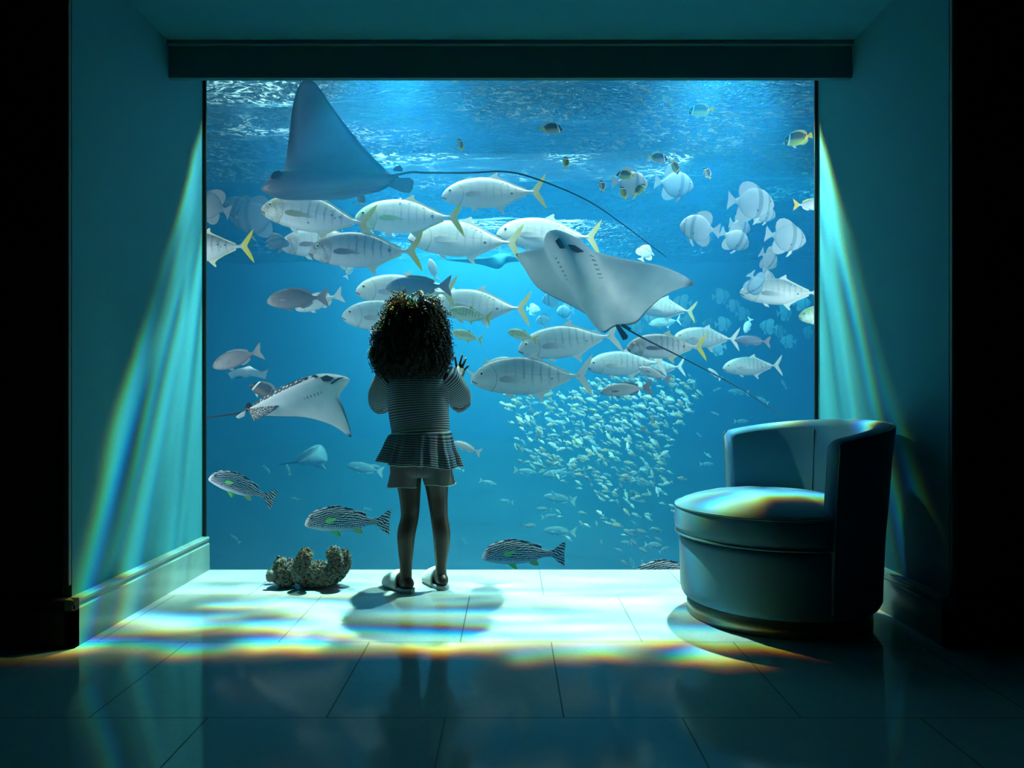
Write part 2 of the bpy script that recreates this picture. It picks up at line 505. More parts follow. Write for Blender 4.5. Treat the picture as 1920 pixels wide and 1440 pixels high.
def fin_mesh(outline, th=0.008, y=0.0):
    """solid fin from an outline in the x-z plane, thin at its rim"""
    n = len(outline)
    V = [(x, y - th / 2, z) for x, z in outline] + [(x, y + th / 2, z) for x, z in outline]
    Fc = [tuple(range(n)), tuple(range(2 * n - 1, n - 1, -1))]
    Fc += [(i + n, (i + 1) % n + n, (i + 1) % n, i) for i in range(n)]
    return V, Fc

def outline(pts, n=None, closed_smooth=True):
    return pts

def side_fin(pts, pivot, splay, hw, th=0.006):
    """pair of side fins: outline relative to pivot, rotated outwards by splay about the vertical axis; returns one V,F for side s"""
    def one(s):
        V0, Fc = fin_mesh(pts, th)
        V = []
        for x, y, z in V0:
            V.append((pivot[0] + x * math.cos(splay), s * (hw + x * math.sin(splay) + y), pivot[1] + z))
        return V, (Fc if s < 0 else [f[::-1] for f in Fc])
    return one

def ball(c, r, sx=1, sy=1, sz=1, nu=16, nv=10):
    V = []; Fc = []
    for j in range(nv + 1):
        ph = PI * j / nv
        for i in range(nu):
            th = 2 * PI * i / nu
            V.append((c[0] + r * sx * math.sin(ph) * math.cos(th), c[1] + r * sy * math.sin(ph) * math.sin(th), c[2] + r * sz * math.cos(ph)))
    return V, grid_faces(nu, nv + 1, True)

# ---- fish skins (all in the fish's own coordinates: nose -0.5, tail tip +0.5)
def skin_base(name, rough=0.45):
    m = mat(name, (0.7, 0.75, 0.75), rough, spec=0.4); t = NT(m)
    c = t.coord('Object'); x, y, z = t.xyz(c)
    return m, t, c, x, y, z

def spots(t, x, z, lst):
    s = None
    for (sx, sz, r) in lst:
        dx = t.math('SUBTRACT', x, sx); dz = t.math('SUBTRACT', z, sz)
        d = t.math('SQRT', t.math('ADD', t.math('MULTIPLY', dx, dx), t.math('MULTIPLY', dz, dz)))
        q = t.ss(d, r * 1.25, r * 0.8)
        s = q if s is None else t.math('MAXIMUM', s, q)
    return s

def gill(t, x, z, gx=-0.30, col=None, into=None, r=0.10):
    """gill-cover crease: an arc behind the head"""
    dx = t.math('SUBTRACT', x, gx - r * 0.9); dz = t.math('ADD', z, 0.01)
    d = t.math('SQRT', t.math('ADD', t.math('MULTIPLY', dx, dx), t.math('MULTIPLY', t.math('MULTIPLY', dz, dz), 0.7)))
    a = t.math('ABSOLUTE', t.math('SUBTRACT', d, r))
    q = t.ss(a, 0.007, 0.001)
    return t.math('MULTIPLY', q, t.math('GREATER_THAN', dx, 0.0))

def trevally_skin(name, back, belly, bar, barstr, head, headstr, sp):
    m, t, c, x, y, z = skin_base(name, 0.34)
    f = t.ss(z, -0.05, 0.13)
    nz = t.noise(c, 9, 3, 0.6)
    col = t.mix(f, belly, back)
    # vertical bars
    bx = t.math('ADD', t.math('MULTIPLY', x, 88), t.math('MULTIPLY', nz, 3.0))
    b = t.math('MULTIPLY', t.ss(t.math('SINE', bx), 0.3, 1.0), t.ss(t.noise(c, 4, 1), 0.25, 0.55))
    reg = t.math('MULTIPLY', t.ss(z, -0.10, 0.02), t.math('MULTIPLY', t.ss(x, -0.26, -0.18), t.ss(x, 0.30, 0.20)))
    col = t.mix(t.math('MULTIPLY', t.math('MULTIPLY', b, reg), barstr * 0.6), col, bar)
    hd = t.math('MULTIPLY', t.ss(x, -0.22, -0.38), t.math('ADD', 0.15, t.math('MULTIPLY', t.ss(t.noise(c, 16, 4, 0.65), 0.38, 0.62), 0.95)))
    ll = t.math('ABSOLUTE', t.math('SUBTRACT', z, t.math('ADD', 0.012, t.math('MULTIPLY', t.ss(x, 0.05, -0.3), 0.040))))
    col = t.mix(t.math('MULTIPLY', t.ss(ll, 0.004, 0.001), 0.28), col, (0.12, 0.15, 0.15))
    col = t.mix(t.math('MULTIPLY', t.ss(z, 0.10, 0.16), 0.45), col, tuple(q * 0.45 for q in back))
    col = t.mix(t.math('MULTIPLY', t.ss(t.noise(c, 22, 5, 0.7), 0.5, 0.7), 0.16), col, tuple(q * 0.5 for q in back))
    col = t.mix(t.math('MULTIPLY', hd, headstr), col, head)
    col = t.mix(t.math('MULTIPLY', gill(t, x, z), 0.55), col, (0.16, 0.20, 0.17))
    # mouth
    mz = t.math('ABSOLUTE', t.math('ADD', t.math('ADD', z, 0.028), t.math('MULTIPLY', t.math('ADD', x, 0.5), 0.5)))
    mouth = t.math('MULTIPLY', t.ss(mz, 0.007, 0.002), t.math('LESS_THAN', x, -0.452))
    col = t.mix(mouth, col, (0.06, 0.07, 0.06))
    if sp: col = t.mix(t.math('MULTIPLY', spots(t, x, z, sp), 0.85), col, (0.05, 0.06, 0.08))
    # rear tail root yellow
    t.base(col)
    t.bump(t.voro(c, 95), 0.12, 0.004)
    return m

SP1 = [(0.13, 0.02, 0.009), (0.16, -0.005, 0.007), (0.20, 0.012, 0.008), (-0.06, -0.08, 0.008), (0.12, 0.052, 0.006)]
SP2 = [(-0.08, 0.11, 0.011), (0.00, 0.115, 0.009), (0.13, 0.075, 0.010), (0.21, 0.0, 0.014)]
SP3 = [(0.17, -0.02, 0.012), (0.05, 0.10, 0.007), (0.09, 0.085, 0.008), (0.13, 0.07, 0.007), (0.02, 0.12, 0.007)]
SK_TREV = {
    'white': trevally_skin('white_trevally_skin', (0.30, 0.40, 0.40), (0.74, 0.80, 0.78), (0.16, 0.22, 0.22), 0.55, (0.55, 0.60, 0.35), 0.35, SP3),
    'spotted': trevally_skin('spotted_trevally_skin', (0.26, 0.31, 0.29), (0.74, 0.74, 0.72), (0.12, 0.14, 0.14), 0.8, (0.30, 0.28, 0.12), 0.85, SP1),
    'dusky': trevally_skin('dusky_trevally_skin', (0.15, 0.20, 0.21), (0.60, 0.62, 0.62), (0.06, 0.08, 0.09), 0.9, (0.20, 0.17, 0.13), 0.95, SP2),
    'green': trevally_skin('green_headed_trevally_skin', (0.32, 0.42, 0.38), (0.76, 0.82, 0.78), (0.14, 0.20, 0.20), 0.7, (0.22, 0.62, 0.16), 0.75, SP2),
    'pale': trevally_skin('pale_trevally_skin', (0.22, 0.36, 0.40), (0.60, 0.72, 0.72), (0.08, 0.16, 0.20), 0.75, (0.40, 0.52, 0.50), 0.5, [(0.16, -0.02, 0.008)]),
    'young': trevally_skin('young_trevally_skin', (0.55, 0.68, 0.38), (0.80, 0.90, 0.66), (0.05, 0.09, 0.08), 1.0, (0.30, 0.55, 0.18), 0.8, None),
}
def fin_skin(name, a, b, x0=0.30, x1=0.46, rays=True):
    m, t, c, x, y, z = skin_base(name, 0.5)
    f = t.ss(x, x0, x1)
    col = t.mix(f, a, b)
    if rays:
        w = t.math('SINE', t.math('MULTIPLY', t.math('ADD', t.math('ABSOLUTE', z), t.math('MULTIPLY', x, 0.35)), 420))
        col = t.mix(t.math('MULTIPLY', t.ss(w, 0.2, 1.0), 0.16), col, (0.10, 0.12, 0.08))
    t.base(col); return m
SK_FINY = fin_skin('yellow_fin', (0.62, 0.66, 0.42), (0.80, 0.66, 0.02))
SK_FINP = fin_skin('pale_yellow_fin', (0.70, 0.80, 0.74), (0.62, 0.62, 0.20))
SK_FINW = fin_skin('white_fin', (0.75, 0.82, 0.78), (0.80, 0.86, 0.80))
SK_FING = fin_skin('grey_fin', (0.20, 0.20, 0.22), (0.30, 0.26, 0.26))
SK_FINO = fin_skin('olive_fin', (0.26, 0.24, 0.06), (0.42, 0.40, 0.14), -0.2, 0.0)
SK_FINGR = fin_skin('green_fin', (0.22, 0.46, 0.16), (0.45, 0.62, 0.40), -0.2, 0.0)
SK_FINB = fin_skin('brown_fin', (0.13, 0.10, 0.09), (0.30, 0.26, 0.24), -0.2, 0.0)
SK_FINT = fin_skin('taupe_fin', (0.34, 0.37, 0.36), (0.66, 0.72, 0.70), -0.25, -0.05)
SK_FINYG = fin_skin('yellow_green_fin', (0.55, 0.70, 0.20), (0.85, 0.62, 0.02), 0.2, 0.4)

M_EYE = mat('fish_eye', (0.5, 0.52, 0.45), 0.15)
_t = NT(M_EYE); _x, _y, _z = _t.xyz(_t.coord('Generated'))
_d = _t.math('SQRT', _t.math('ADD', _t.math('POWER', _t.math('SUBTRACT', _x, 0.5), 2.0), _t.math('POWER', _t.math('SUBTRACT', _z, 0.5), 2.0)))
_t.base(_t.mix(_t.ss(_d, 0.24, 0.30), (0.008, 0.008, 0.01), (0.55, 0.58, 0.48)))

class Species:
    pass
def make_fish(name, body, skin, fins, eye=None, detail=True, fin_th=0.008):
    """fins: list of (part_name, V, F, material). returns the root Empty"""
    root = empty(name)
    root['proto'] = 1
    V, Fc = body
    bo = mesh('body', V, Fc, skin, root)
    for (pn, v, f, mm) in fins:
        o = mesh(pn, v, f, mm, root, smooth=False)
    if eye and detail:
        ex, ez, er, ew = eye
        for s in (-1, 1):
            v, f = ball((0, 0, 0), er, 1, 0.45, 1, 12, 8)
            e = mesh('eye', v, f, M_EYE, root); e.location = (ex, s * ew, ez)
    return root

TREV = [(-0.5, -0.012, -0.03, 0.004), (-0.485, 0.022, -0.052, 0.018), (-0.45, 0.062, -0.078, 0.034), (-0.40, 0.098, -0.100, 0.048), (-0.32, 0.134, -0.122, 0.060),
        (-0.22, 0.156, -0.138, 0.066), (-0.11, 0.163, -0.148, 0.066), (0.0, 0.150, -0.146, 0.060), (0.10, 0.115, -0.118, 0.047), (0.20, 0.066, -0.070, 0.030),
        (0.29, 0.026, -0.030, 0.016), (0.345, 0.014, -0.016, 0.014), (0.39, 0.018, -0.018, 0.006)]
def trevally(variant):
    finm = {'white': SK_FINP, 'spotted': SK_FINY, 'dusky': SK_FINY, 'green': SK_FINY, 'pale': SK_FINW, 'young': SK_FINYG}[variant]
    fins = []
    tail = [(0.345, 0.012), (0.375, 0.030), (0.415, 0.080), (0.455, 0.130), (0.50, 0.178), (0.488, 0.125), (0.466, 0.072), (0.442, 0.030), (0.428, 0.0),
            (0.442, -0.030), (0.466, -0.074), (0.488, -0.128), (0.50, -0.182), (0.455, -0.134), (0.415, -0.082), (0.375, -0.030), (0.345, -0.012)]
    fins.append(('tail_fin', *fin_mesh(tail, 0.012), finm))
    dors = [(-0.06, 0.150), (-0.02, 0.176), (0.035, 0.205), (0.045, 0.196), (0.038, 0.172), (0.06, 0.150), (0.12, 0.120), (0.22, 0.072), (0.31, 0.032), (0.31, 0.018), (0.2, 0.05), (0.05, 0.12)]
    fins.append(('dorsal_fin', *fin_mesh(dors, 0.010), finm))
    anal = [(0.0, -0.135), (0.03, -0.165), (0.085, -0.215), (0.095, -0.200), (0.080, -0.170), (0.105, -0.140), (0.18, -0.095), (0.31, -0.040), (0.31, -0.020), (0.18, -0.06), (0.06, -0.11)]
    fins.append(('anal_fin', *fin_mesh(anal, 0.010), finm))
    pv = [(-0.24, -0.125), (-0.20, -0.165), (-0.15, -0.178), (-0.165, -0.150), (-0.19, -0.128)]
    fins.append(('pelvic_fin', *fin_mesh(pv, 0.010), SK_FINW if variant != 'young' else SK_FINYG))
    pec = [(0, 0.012), (0.05, 0.028), (0.11, 0.022), (0.18, 0.004), (0.25, -0.022), (0.17, -0.020), (0.09, -0.026), (0.03, -0.022), (0, -0.012)]
    g = side_fin(pec, (-0.27, -0.02), 0.12, 0.060)
    for s in (-1, 1): fins.append(('pectoral_fin', *g(s), {'spotted': SK_FINO, 'green': SK_FINGR, 'young': SK_FINYG, 'dusky': SK_FINB}.get(variant, SK_FINT)))
    return make_fish('golden_trevally', fish_body_mesh(TREV), SK_TREV[variant], fins, (-0.415, 0.030, 0.017, 0.043))

# ---- diagonal-banded sweetlips
def sweetlips_skin(name='maze_striped_skin', tail=False):
    m, t, c, x, y, z = skin_base(name, 0.4)
    # wavy lines running along the body, breaking into spots on the lower side
    nA = t.noise(c, 8, 1.5, 0.5, 0.2); nB = t.noise(c, 26, 1, 0.5, 0.2)
    bend = t.math('MULTIPLY', t.math('MULTIPLY', x, x), 0.55)
    ph = t.math('ADD', t.math('MULTIPLY', t.math('ADD', z, bend), 255 if not tail else 175), t.math('ADD', t.math('MULTIPLY', nA, 11.0), t.math('MULTIPLY', nB, 6.0)))
    s1 = t.math('SINE', ph)
    brk = t.math('SINE', t.math('ADD', t.math('MULTIPLY', x, 330), t.math('MULTIPLY', nB, 14.0)))
    low = t.ss(z, 0.02, -0.07) if not tail else t.math('MULTIPLY', t.ss(z, 0.02, -0.05), 0.6)
    v = t.math('ADD', s1, t.math('MULTIPLY', t.math('MULTIPLY', brk, low), 1.1))
    ink = t.ss(v, -0.15, 0.20) if not tail else t.ss(v, -0.25, 0.15)
    bel = t.ss(z, -0.115, -0.055) if not tail else t.math('ADD', 1.0, 0.0)
    ink = t.math('MULTIPLY', ink, bel)
    ink = t.math('MULTIPLY', ink, t.ss(x, -0.485, -0.44)) if not tail else ink
    bg = t.mix(t.ss(z, -0.14, 0.10), (0.90, 0.92, 0.90), (0.74, 0.80, 0.80))
    col = t.mix(ink, bg, (0.010, 0.012, 0.016))
    if not tail:
        col = t.mix(t.math('MULTIPLY', spots(t, x, z, [(-0.415, 0.022, 0.026)]), 0.9), col, (0.02, 0.024, 0.028))
    t.base(col); return m
SK_SW = sweetlips_skin(); SK_SWT = sweetlips_skin('maze_striped_fin', True)
SK_GREEN = mat('bright_green_fin', (0.16, 0.75, 0.14), 0.5)
SK_YG = fin_skin('green_spotted_fin', (0.42, 0.72, 0.22), (0.62, 0.75, 0.25), 0.0, 0.3)
def sweetlips():
    P = [(-0.5, -0.055, -0.075, 0.004), (-0.49, -0.020, -0.088, 0.020), (-0.46, 0.035, -0.100, 0.036), (-0.41, 0.088, -0.112, 0.052), (-0.34, 0.128, -0.124, 0.062),
         (-0.25, 0.148, -0.134, 0.068), (-0.13, 0.150, -0.134, 0.066), (-0.02, 0.132, -0.126, 0.058), (0.08, 0.100, -0.106, 0.046), (0.17, 0.064, -0.072, 0.032),
         (0.25, 0.042, -0.044, 0.022), (0.33, 0.040, -0.040, 0.014), (0.36, 0.044, -0.044, 0.008)]
    fins = []
    tail = [(0.335, 0.036), (0.37, 0.055), (0.42, 0.095), (0.465, 0.132), (0.497, 0.150), (0.500, 0.10), (0.492, 0.05), (0.484, 0.0), (0.490, -0.055), (0.494, -0.11), (0.486, -0.158), (0.455, -0.140), (0.41, -0.10), (0.365, -0.055), (0.335, -0.036)]
    fins.append(('tail_fin', *fin_mesh(tail, 0.012), SK_SWT))
    d = [(-0.27, 0.13), (-0.22, 0.162), (-0.14, 0.172), (-0.04, 0.158), (0.05, 0.138), (0.12, 0.122), (0.19, 0.104), (0.215, 0.092), (0.212, 0.066), (0.18, 0.05), (0.05, 0.09), (-0.1, 0.13)]
    fins.append(('dorsal_fin', *fin_mesh(d, 0.012), SK_SWT))
    a = [(0.05, -0.10), (0.09, -0.135), (0.15, -0.150), (0.185, -0.138), (0.175, -0.110), (0.15, -0.075), (0.08, -0.09)]
    fins.append(('anal_fin', *fin_mesh(a, 0.012), SK_YG))
    pv = [(-0.20, -0.115), (-0.17, -0.150), (-0.11, -0.185), (-0.075, -0.190), (-0.09, -0.155), (-0.11, -0.120)]
    g = side_fin([(x + 0.2, z + 0.12) for x, z in pv], (-0.20, -0.12), 0.15, 0.012)
    for s in (-1, 1): fins.append(('pelvic_fin', *g(s), SK_GREEN))
    pec = [(0, 0.010), (0.03, 0.034), (0.08, 0.046), (0.145, 0.042), (0.125, 0.018), (0.07, -0.008), (0.02, -0.018), (0, -0.012)]
    g = side_fin(pec, (-0.25, -0.010), 0.25, 0.062)
    for s in (-1, 1): fins.append(('pectoral_fin', *g(s), SK_GREEN))
    return make_fish('sweetlips', fish_body_mesh(P, 24, 40), SK_SW, fins, (-0.415, 0.022, 0.019, 0.050))

# ---- batfish
def batfish_skin(name, base, dark, k):
    m, t, c, x, y, z = skin_base(name, 0.45)
    nz = t.noise(c, 5, 3)
    col = t.mix(nz, base, tuple(v * 0.78 for v in base))
    bend = t.math('MULTIPLY', t.math('MULTIPLY', z, z), 0.5)
    for (bx, bw, st) in ((-0.385, 0.022, 0.9), (-0.20, 0.045, 1.0), (0.25, 0.02, 0.35)):
        d = t.math('ABSOLUTE', t.math('SUBTRACT', t.math('SUBTRACT', x, bend), bx))
        col = t.mix(t.math('MULTIPLY', t.ss(d, bw * 1.3, bw * 0.7), st * k), col, dark)
    col = t.mix(t.math('MULTIPLY', spots(t, x, z, [(-0.15, -0.16, 0.022)]), 0.85), col, (0.05, 0.07, 0.09))
    t.base(col); return m
SK_BAT = {'white': batfish_skin('white_batfish_skin', (0.46, 0.60, 0.66), (0.14, 0.25, 0.32), 0.75),
          'blue': batfish_skin('blue_grey_batfish_skin', (0.22, 0.44, 0.56), (0.08, 0.22, 0.33), 0.8),
          'dark': batfish_skin('dark_batfish_skin', (0.14, 0.19, 0.22), (0.05, 0.08, 0.10), 0.6)}
def batfish(variant, name='batfish'):
    P = [(-0.5, -0.005, -0.02, 0.004), (-0.48, 0.05, -0.07, 0.020), (-0.44, 0.13, -0.13, 0.035), (-0.36, 0.22, -0.21, 0.050), (-0.25, 0.29, -0.28, 0.060), (-0.12, 0.325, -0.325, 0.064),
         (0.0, 0.32, -0.335, 0.060), (0.12, 0.26, -0.28, 0.048), (0.21, 0.16, -0.18, 0.034), (0.28, 0.075, -0.08, 0.020), (0.33, 0.05, -0.05, 0.012), (0.36, 0.055, -0.055, 0.006)]
    fins = []
    sk = SK_BAT[variant]
    fins.append(('tail_fin', *fin_mesh([(0.33, 0.045), (0.38, 0.08), (0.45, 0.15), (0.49, 0.20), (0.50, 0.12), (0.485, 0.0), (0.50, -0.12), (0.49, -0.20), (0.45, -0.15), (0.38, -0.08), (0.33, -0.045)], 0.014), sk))
    fins.append(('dorsal_fin', *fin_mesh([(-0.22, 0.29), (-0.12, 0.37), (0.0, 0.43), (0.12, 0.45), (0.22, 0.41), (0.28, 0.32), (0.285, 0.2), (0.25, 0.08), (0.15, 0.18), (0.0, 0.29)], 0.014), sk))
    fins.append(('anal_fin', *fin_mesh([(-0.10, -0.30), (0.0, -0.39), (0.12, -0.44), (0.22, -0.42), (0.28, -0.33), (0.285, -0.2), (0.25, -0.09), (0.15, -0.20), (0.0, -0.30)], 0.014), sk))
    fins.append(('pelvic_fin', *fin_mesh([(-0.22, -0.28), (-0.20, -0.36), (-0.13, -0.45), (-0.08, -0.47), (-0.12, -0.38), (-0.15, -0.30)], 0.014), SK_FING if variant != 'white' else SK_FINW))
    return make_fish(name, fish_body_mesh(P, 20, 30), sk, fins, (-0.40, 0.06, 0.026, 0.040))

# ---- raccoon butterflyfish
def butterfly_skin(name, dark, low):
    m, t, c, x, y, z = skin_base(name, 0.45)
    f = t.ss(t.math('ADD', z, t.math('MULTIPLY', x, 0.15)), -0.13, 0.04)
    col = t.mix(f, low, dark)
    st = t.ss(t.math('SINE', t.math('ADD', t.math('MULTIPLY', x, 60), t.math('MULTIPLY', z, 95))), 0.5, 1.0)
    col = t.mix(t.math('MULTIPLY', st, 0.15), col, (0.45, 0.42, 0.12))
    rim = t.ss(x, 0.20, 0.30); col = t.mix(rim, col, (0.85, 0.66, 0.02))
    zb = t.math('MULTIPLY', z, 0.35)
    xb = t.math('SUBTRACT', x, zb)
    band = t.math('ABSOLUTE', t.math('ADD', xb, 0.37)); col = t.mix(t.ss(band, 0.055, 0.04), col, (0.012, 0.012, 0.014))
    band = t.math('ABSOLUTE', t.math('ADD', xb, 0.285)); col = t.mix(t.ss(band, 0.035, 0.024), col, (0.88, 0.92, 0.88))
    band = t.math('ABSOLUTE', t.math('ADD', xb, 0.22)); up = t.ss(z, 0.02, 0.08)
    col = t.mix(t.math('MULTIPLY', t.ss(band, 0.05, 0.035), up), col, (0.02, 0.02, 0.02))
    sp = t.math('ABSOLUTE', t.math('SUBTRACT', x, 0.27)); col = t.mix(t.math('MULTIPLY', t.ss(sp, 0.028, 0.02), t.ss(z, -0.02, 0.02)), col, (0.02, 0.02, 0.02))
    t.base(col); return m
SK_BUT = {'yellow': butterfly_skin('yellow_butterflyfish_skin', (0.075, 0.055, 0.02), (0.30, 0.46, 0.02)),
          'grey': butterfly_skin('grey_butterflyfish_skin', (0.075, 0.055, 0.05), (0.35, 0.40, 0.30)),
          'black': butterfly_skin('black_butterflyfish_skin', (0.025, 0.022, 0.022), (0.20, 0.10, 0.05))}
def butterfly(variant):
    P = [(-0.5, -0.03, -0.045, 0.004), (-0.46, 0.0, -0.075, 0.014), (-0.41, 0.06, -0.11, 0.028), (-0.34, 0.15, -0.17, 0.045), (-0.24, 0.23, -0.23, 0.058), (-0.1, 0.27, -0.26, 0.064),
         (0.05, 0.27, -0.25, 0.058), (0.17, 0.22, -0.205, 0.044), (0.27, 0.13, -0.125, 0.026), (0.33, 0.065, -0.065, 0.016), (0.38, 0.05, -0.05, 0.008)]
    yf = SK_FINYG if variant == 'yellow' else SK_FINP if variant == 'grey' else SK_FING
    fins = [('tail_fin', *fin_mesh([(0.35, 0.048), (0.42, 0.09), (0.485, 0.12), (0.50, 0.06), (0.497, 0.0), (0.50, -0.06), (0.485, -0.12), (0.42, -0.09), (0.35, -0.048)], 0.014), yf),
            ('dorsal_fin', *fin_mesh([(-0.22, 0.22), (-0.15, 0.29), (0.0, 0.325), (0.14, 0.32), (0.26, 0.27), (0.335, 0.18), (0.34, 0.10), (0.3, 0.06), (0.2, 0.17), (0.0, 0.24)], 0.014), yf),
            ('anal_fin', *fin_mesh([(0.0, -0.22), (0.10, -0.29), (0.22, -0.28), (0.31, -0.20), (0.34, -0.12), (0.3, -0.06), (0.2, -0.16)], 0.014), yf),
            ('pelvic_fin', *fin_mesh([(-0.22, -0.22), (-0.19, -0.30), (-0.10, -0.36), (-0.12, -0.27), (-0.14, -0.23)], 0.014), SK_FINW)]
    return make_fish('butterflyfish', fish_body_mesh(P, 18, 26), SK_BUT[variant], fins, (-0.37, 0.02, 0.022, 0.038))

# ---- plain reef fish (chub / unicornfish / snapper)
def plain_skin(name, back, belly, lines=0.0):
    m, t, c, x, y, z = skin_base(name, 0.4)
    nz = t.noise(c, 6, 4, 0.6)
    col = t.mix(t.ss(z, -0.10, 0.12), belly, back)
    col = t.mix(t.math('MULTIPLY', nz, 0.35), col, tuple(v * 0.6 for v in back))
    if lines:
        s = t.ss(t.math('SINE', t.math('ADD', t.math('MULTIPLY', z, 330), t.math('MULTIPLY', nz, 4))), 0.2, 0.9)
        col = t.mix(t.math('MULTIPLY', s, lines), col, (0.50, 0.62, 0.72))
    col = t.mix(t.math('MULTIPLY', gill(t, x, z, -0.29), 0.5), col, tuple(v * 0.3 for v in back))
    mz = t.math('ABSOLUTE', t.math('ADD', z, 0.030))
    col = t.mix(t.math('MULTIPLY', t.ss(mz, 0.008, 0.002), t.math('LESS_THAN', x, -0.46)), col, (0.03, 0.03, 0.03))
    t.base(col); return m
SK_PLAIN = {'brown': plain_skin('grey_brown_skin', (0.17, 0.15, 0.15), (0.30, 0.25, 0.24)),
            'pale': plain_skin('pale_silver_skin', (0.50, 0.60, 0.60), (0.75, 0.82, 0.80)),
            'blue': plain_skin('slate_blue_skin', (0.10, 0.17, 0.27), (0.17, 0.24, 0.33), 0.22),
            'silver': plain_skin('silver_skin', (0.34, 0.40, 0.42), (0.62, 0.66, 0.66)),
            'white': plain_skin('white_fish_skin', (0.62, 0.70, 0.70), (0.85, 0.88, 0.86)),
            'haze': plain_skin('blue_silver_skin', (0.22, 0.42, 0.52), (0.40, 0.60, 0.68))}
def reef_fish(variant, name, deep=1.0, fork=0.13):
    P = [(-0.5, -0.015, -0.035, 0.005), (-0.475, 0.03, -0.065, 0.022), (-0.42, 0.082, -0.10, 0.040), (-0.34, 0.128, -0.128, 0.052), (-0.24, 0.158, -0.148, 0.058), (-0.11, 0.165, -0.155, 0.058),
         (0.02, 0.145, -0.14, 0.050), (0.13, 0.10, -0.10, 0.036), (0.22, 0.055, -0.055, 0.022), (0.29, 0.030, -0.030, 0.014), (0.34, 0.034, -0.034, 0.008)]
    P = [(x, a * deep, b * deep, w) for x, a, b, w in P]
    fm = {'brown': SK_FING, 'pale': SK_FINW, 'blue': SK_FING, 'silver': SK_FING, 'white': SK_FINW, 'haze': SK_FINW}[variant]
    fins = [('tail_fin', *fin_mesh([(0.315, 0.03), (0.36, 0.06), (0.43, 0.12), (0.50, fork + 0.05), (0.485, 0.09), (0.46, 0.03), (0.452, 0.0), (0.46, -0.03), (0.485, -0.09), (0.50, -fork - 0.05), (0.43, -0.12), (0.36, -0.06), (0.315, -0.03)], 0.012), fm),
            ('dorsal_fin', *fin_mesh([(-0.22, 0.145 * deep), (-0.14, 0.185 * deep), (0.0, 0.18 * deep), (0.12, 0.155 * deep), (0.235, 0.10 * deep), (0.24, 0.055 * deep), (0.2, 0.05 * deep), (0.05, 0.12 * deep)], 0.012), fm),
            ('anal_fin', *fin_mesh([(0.02, -0.13 * deep), (0.08, -0.165 * deep), (0.17, -0.14 * deep), (0.24, -0.09 * deep), (0.24, -0.05 * deep), (0.2, -0.05 * deep), (0.1, -0.10 * deep)], 0.012), fm),
            ('pelvic_fin', *fin_mesh([(-0.22, -0.135 * deep), (-0.19, -0.18 * deep), (-0.11, -0.205 * deep), (-0.13, -0.165 * deep), (-0.15, -0.14 * deep)], 0.012), fm)]
    pec = [(0, 0.012), (0.06, 0.022), (0.12, 0.008), (0.14, -0.012), (0.07, -0.02), (0, -0.012)]
    g = side_fin(pec, (-0.28, -0.02), 0.2, 0.052)
    for s in (-1, 1): fins.append(('pectoral_fin', *g(s), fm))
    return make_fish(name, fish_body_mesh(P, 18, 28), SK_PLAIN[variant], fins, (-0.415, 0.03, 0.018, 0.038))

PROTO = {}
def get_proto(key):
    if key in PROTO: return PROTO[key]
    kind, var = key
    if kind == 'trevally': o = trevally(var)
    elif kind == 'sweetlips': o = sweetlips()
    elif kind == 'batfish': o = batfish(var)
    elif kind == 'butterflyfish': o = butterfly(var)
    elif kind == 'chub': o = reef_fish(var, 'sea_chub', 1.0, 0.12)
    elif kind == 'unicornfish': o = reef_fish(var, 'unicornfish', 0.92, 0.12)
    elif kind == 'snapper': o = reef_fish(var, 'snapper', 0.78, 0.12)
    PROTO[key] = o
    o['used'] = 0
    return o
def dup(root):
    r = root.copy(); COL.objects.link(r)
    for ch in root.children:
        c = ch.copy(); COL.objects.link(c); c.parent = r
    return r
def fish(kind, var, px, py, L, tilt, d, label, yaw=0, group=None, cat='fish', roll=0, squash=1.0):
    """tilt: turn on screen, clockwise degrees; yaw 0 heads left, 180 heads right, other values swim towards/away"""
    p = get_proto((kind, var))
    if p['used'] == 0: o = p; p['used'] = 1
    else: o = dup(p)
    for k in ('proto', 'used'):
        if o is not p and k in o: del o[k]
    size = L * d / F_PX
    yr = math.radians(yaw)
    vis = max(abs(math.cos(yr)), 0.30)
    size /= vis
    M = Matrix.Rotation(math.radians(tilt), 4, 'Y') @ Matrix.Rotation(yr, 4, 'Z') @ Matrix.Rotation(math.radians(roll), 4, 'X')
    o.matrix_world = Matrix.Translation(at(px, py, d)) @ M @ Matrix.Diagonal((size, size, size * squash, 1))
    tag(o, label, cat, group)
    return o

GT = 'golden trevallies in the shoal across the window'
T = lambda *a, **k: fish('trevally', *a, group=GT, **k)
T('spotted', 596, 405, 214, 8.5, 4.95, 'white trevally with dark olive head and yellow fins just under the large grey ray')
T('green', 768, 407, 206, 0, 5.15, 'trevally with green-tinged head whose nose is behind the tail of the olive-headed one')
T('white', 926, 362, 196, -2, 5.1, 'white trevally under the long black tail of the upper ray', squash=0.95)
T('dusky', 686, 470, 214, 0.5, 4.8, 'dusky-headed grey trevally with four dark spots along its back and yellow tail')
T('dusky', 612, 455, 178, -2, 5.35, 'banded grey trevally mostly hidden behind the dusky-headed spotted one')
T('white', 873, 450, 216, 3.5, 5.4, 'large white trevally touching the left wing tip of the central ray with its tail')
T('white', 1029, 441, 196, 3, 5.7, 'trevally with dark back spots swimming directly behind the head of the central ray')
T('spotted', 388, 464, 176, -2, 4.4, 'trevally cut by the black window edge with only its rear half in view')
T('white', 762, 546, 190, 2, 5.3, 'white big-lipped trevally with its body behind the blue-grey fish above the hair')
T('pale', 736, 595, 190, 3, 5.0, 'grey-white trevally whose rear is hidden behind the curly hair')
T('white', 900, 574, 190, 3, 5.55, 'white trevally with pale yellow tail to the right of the curly hair')
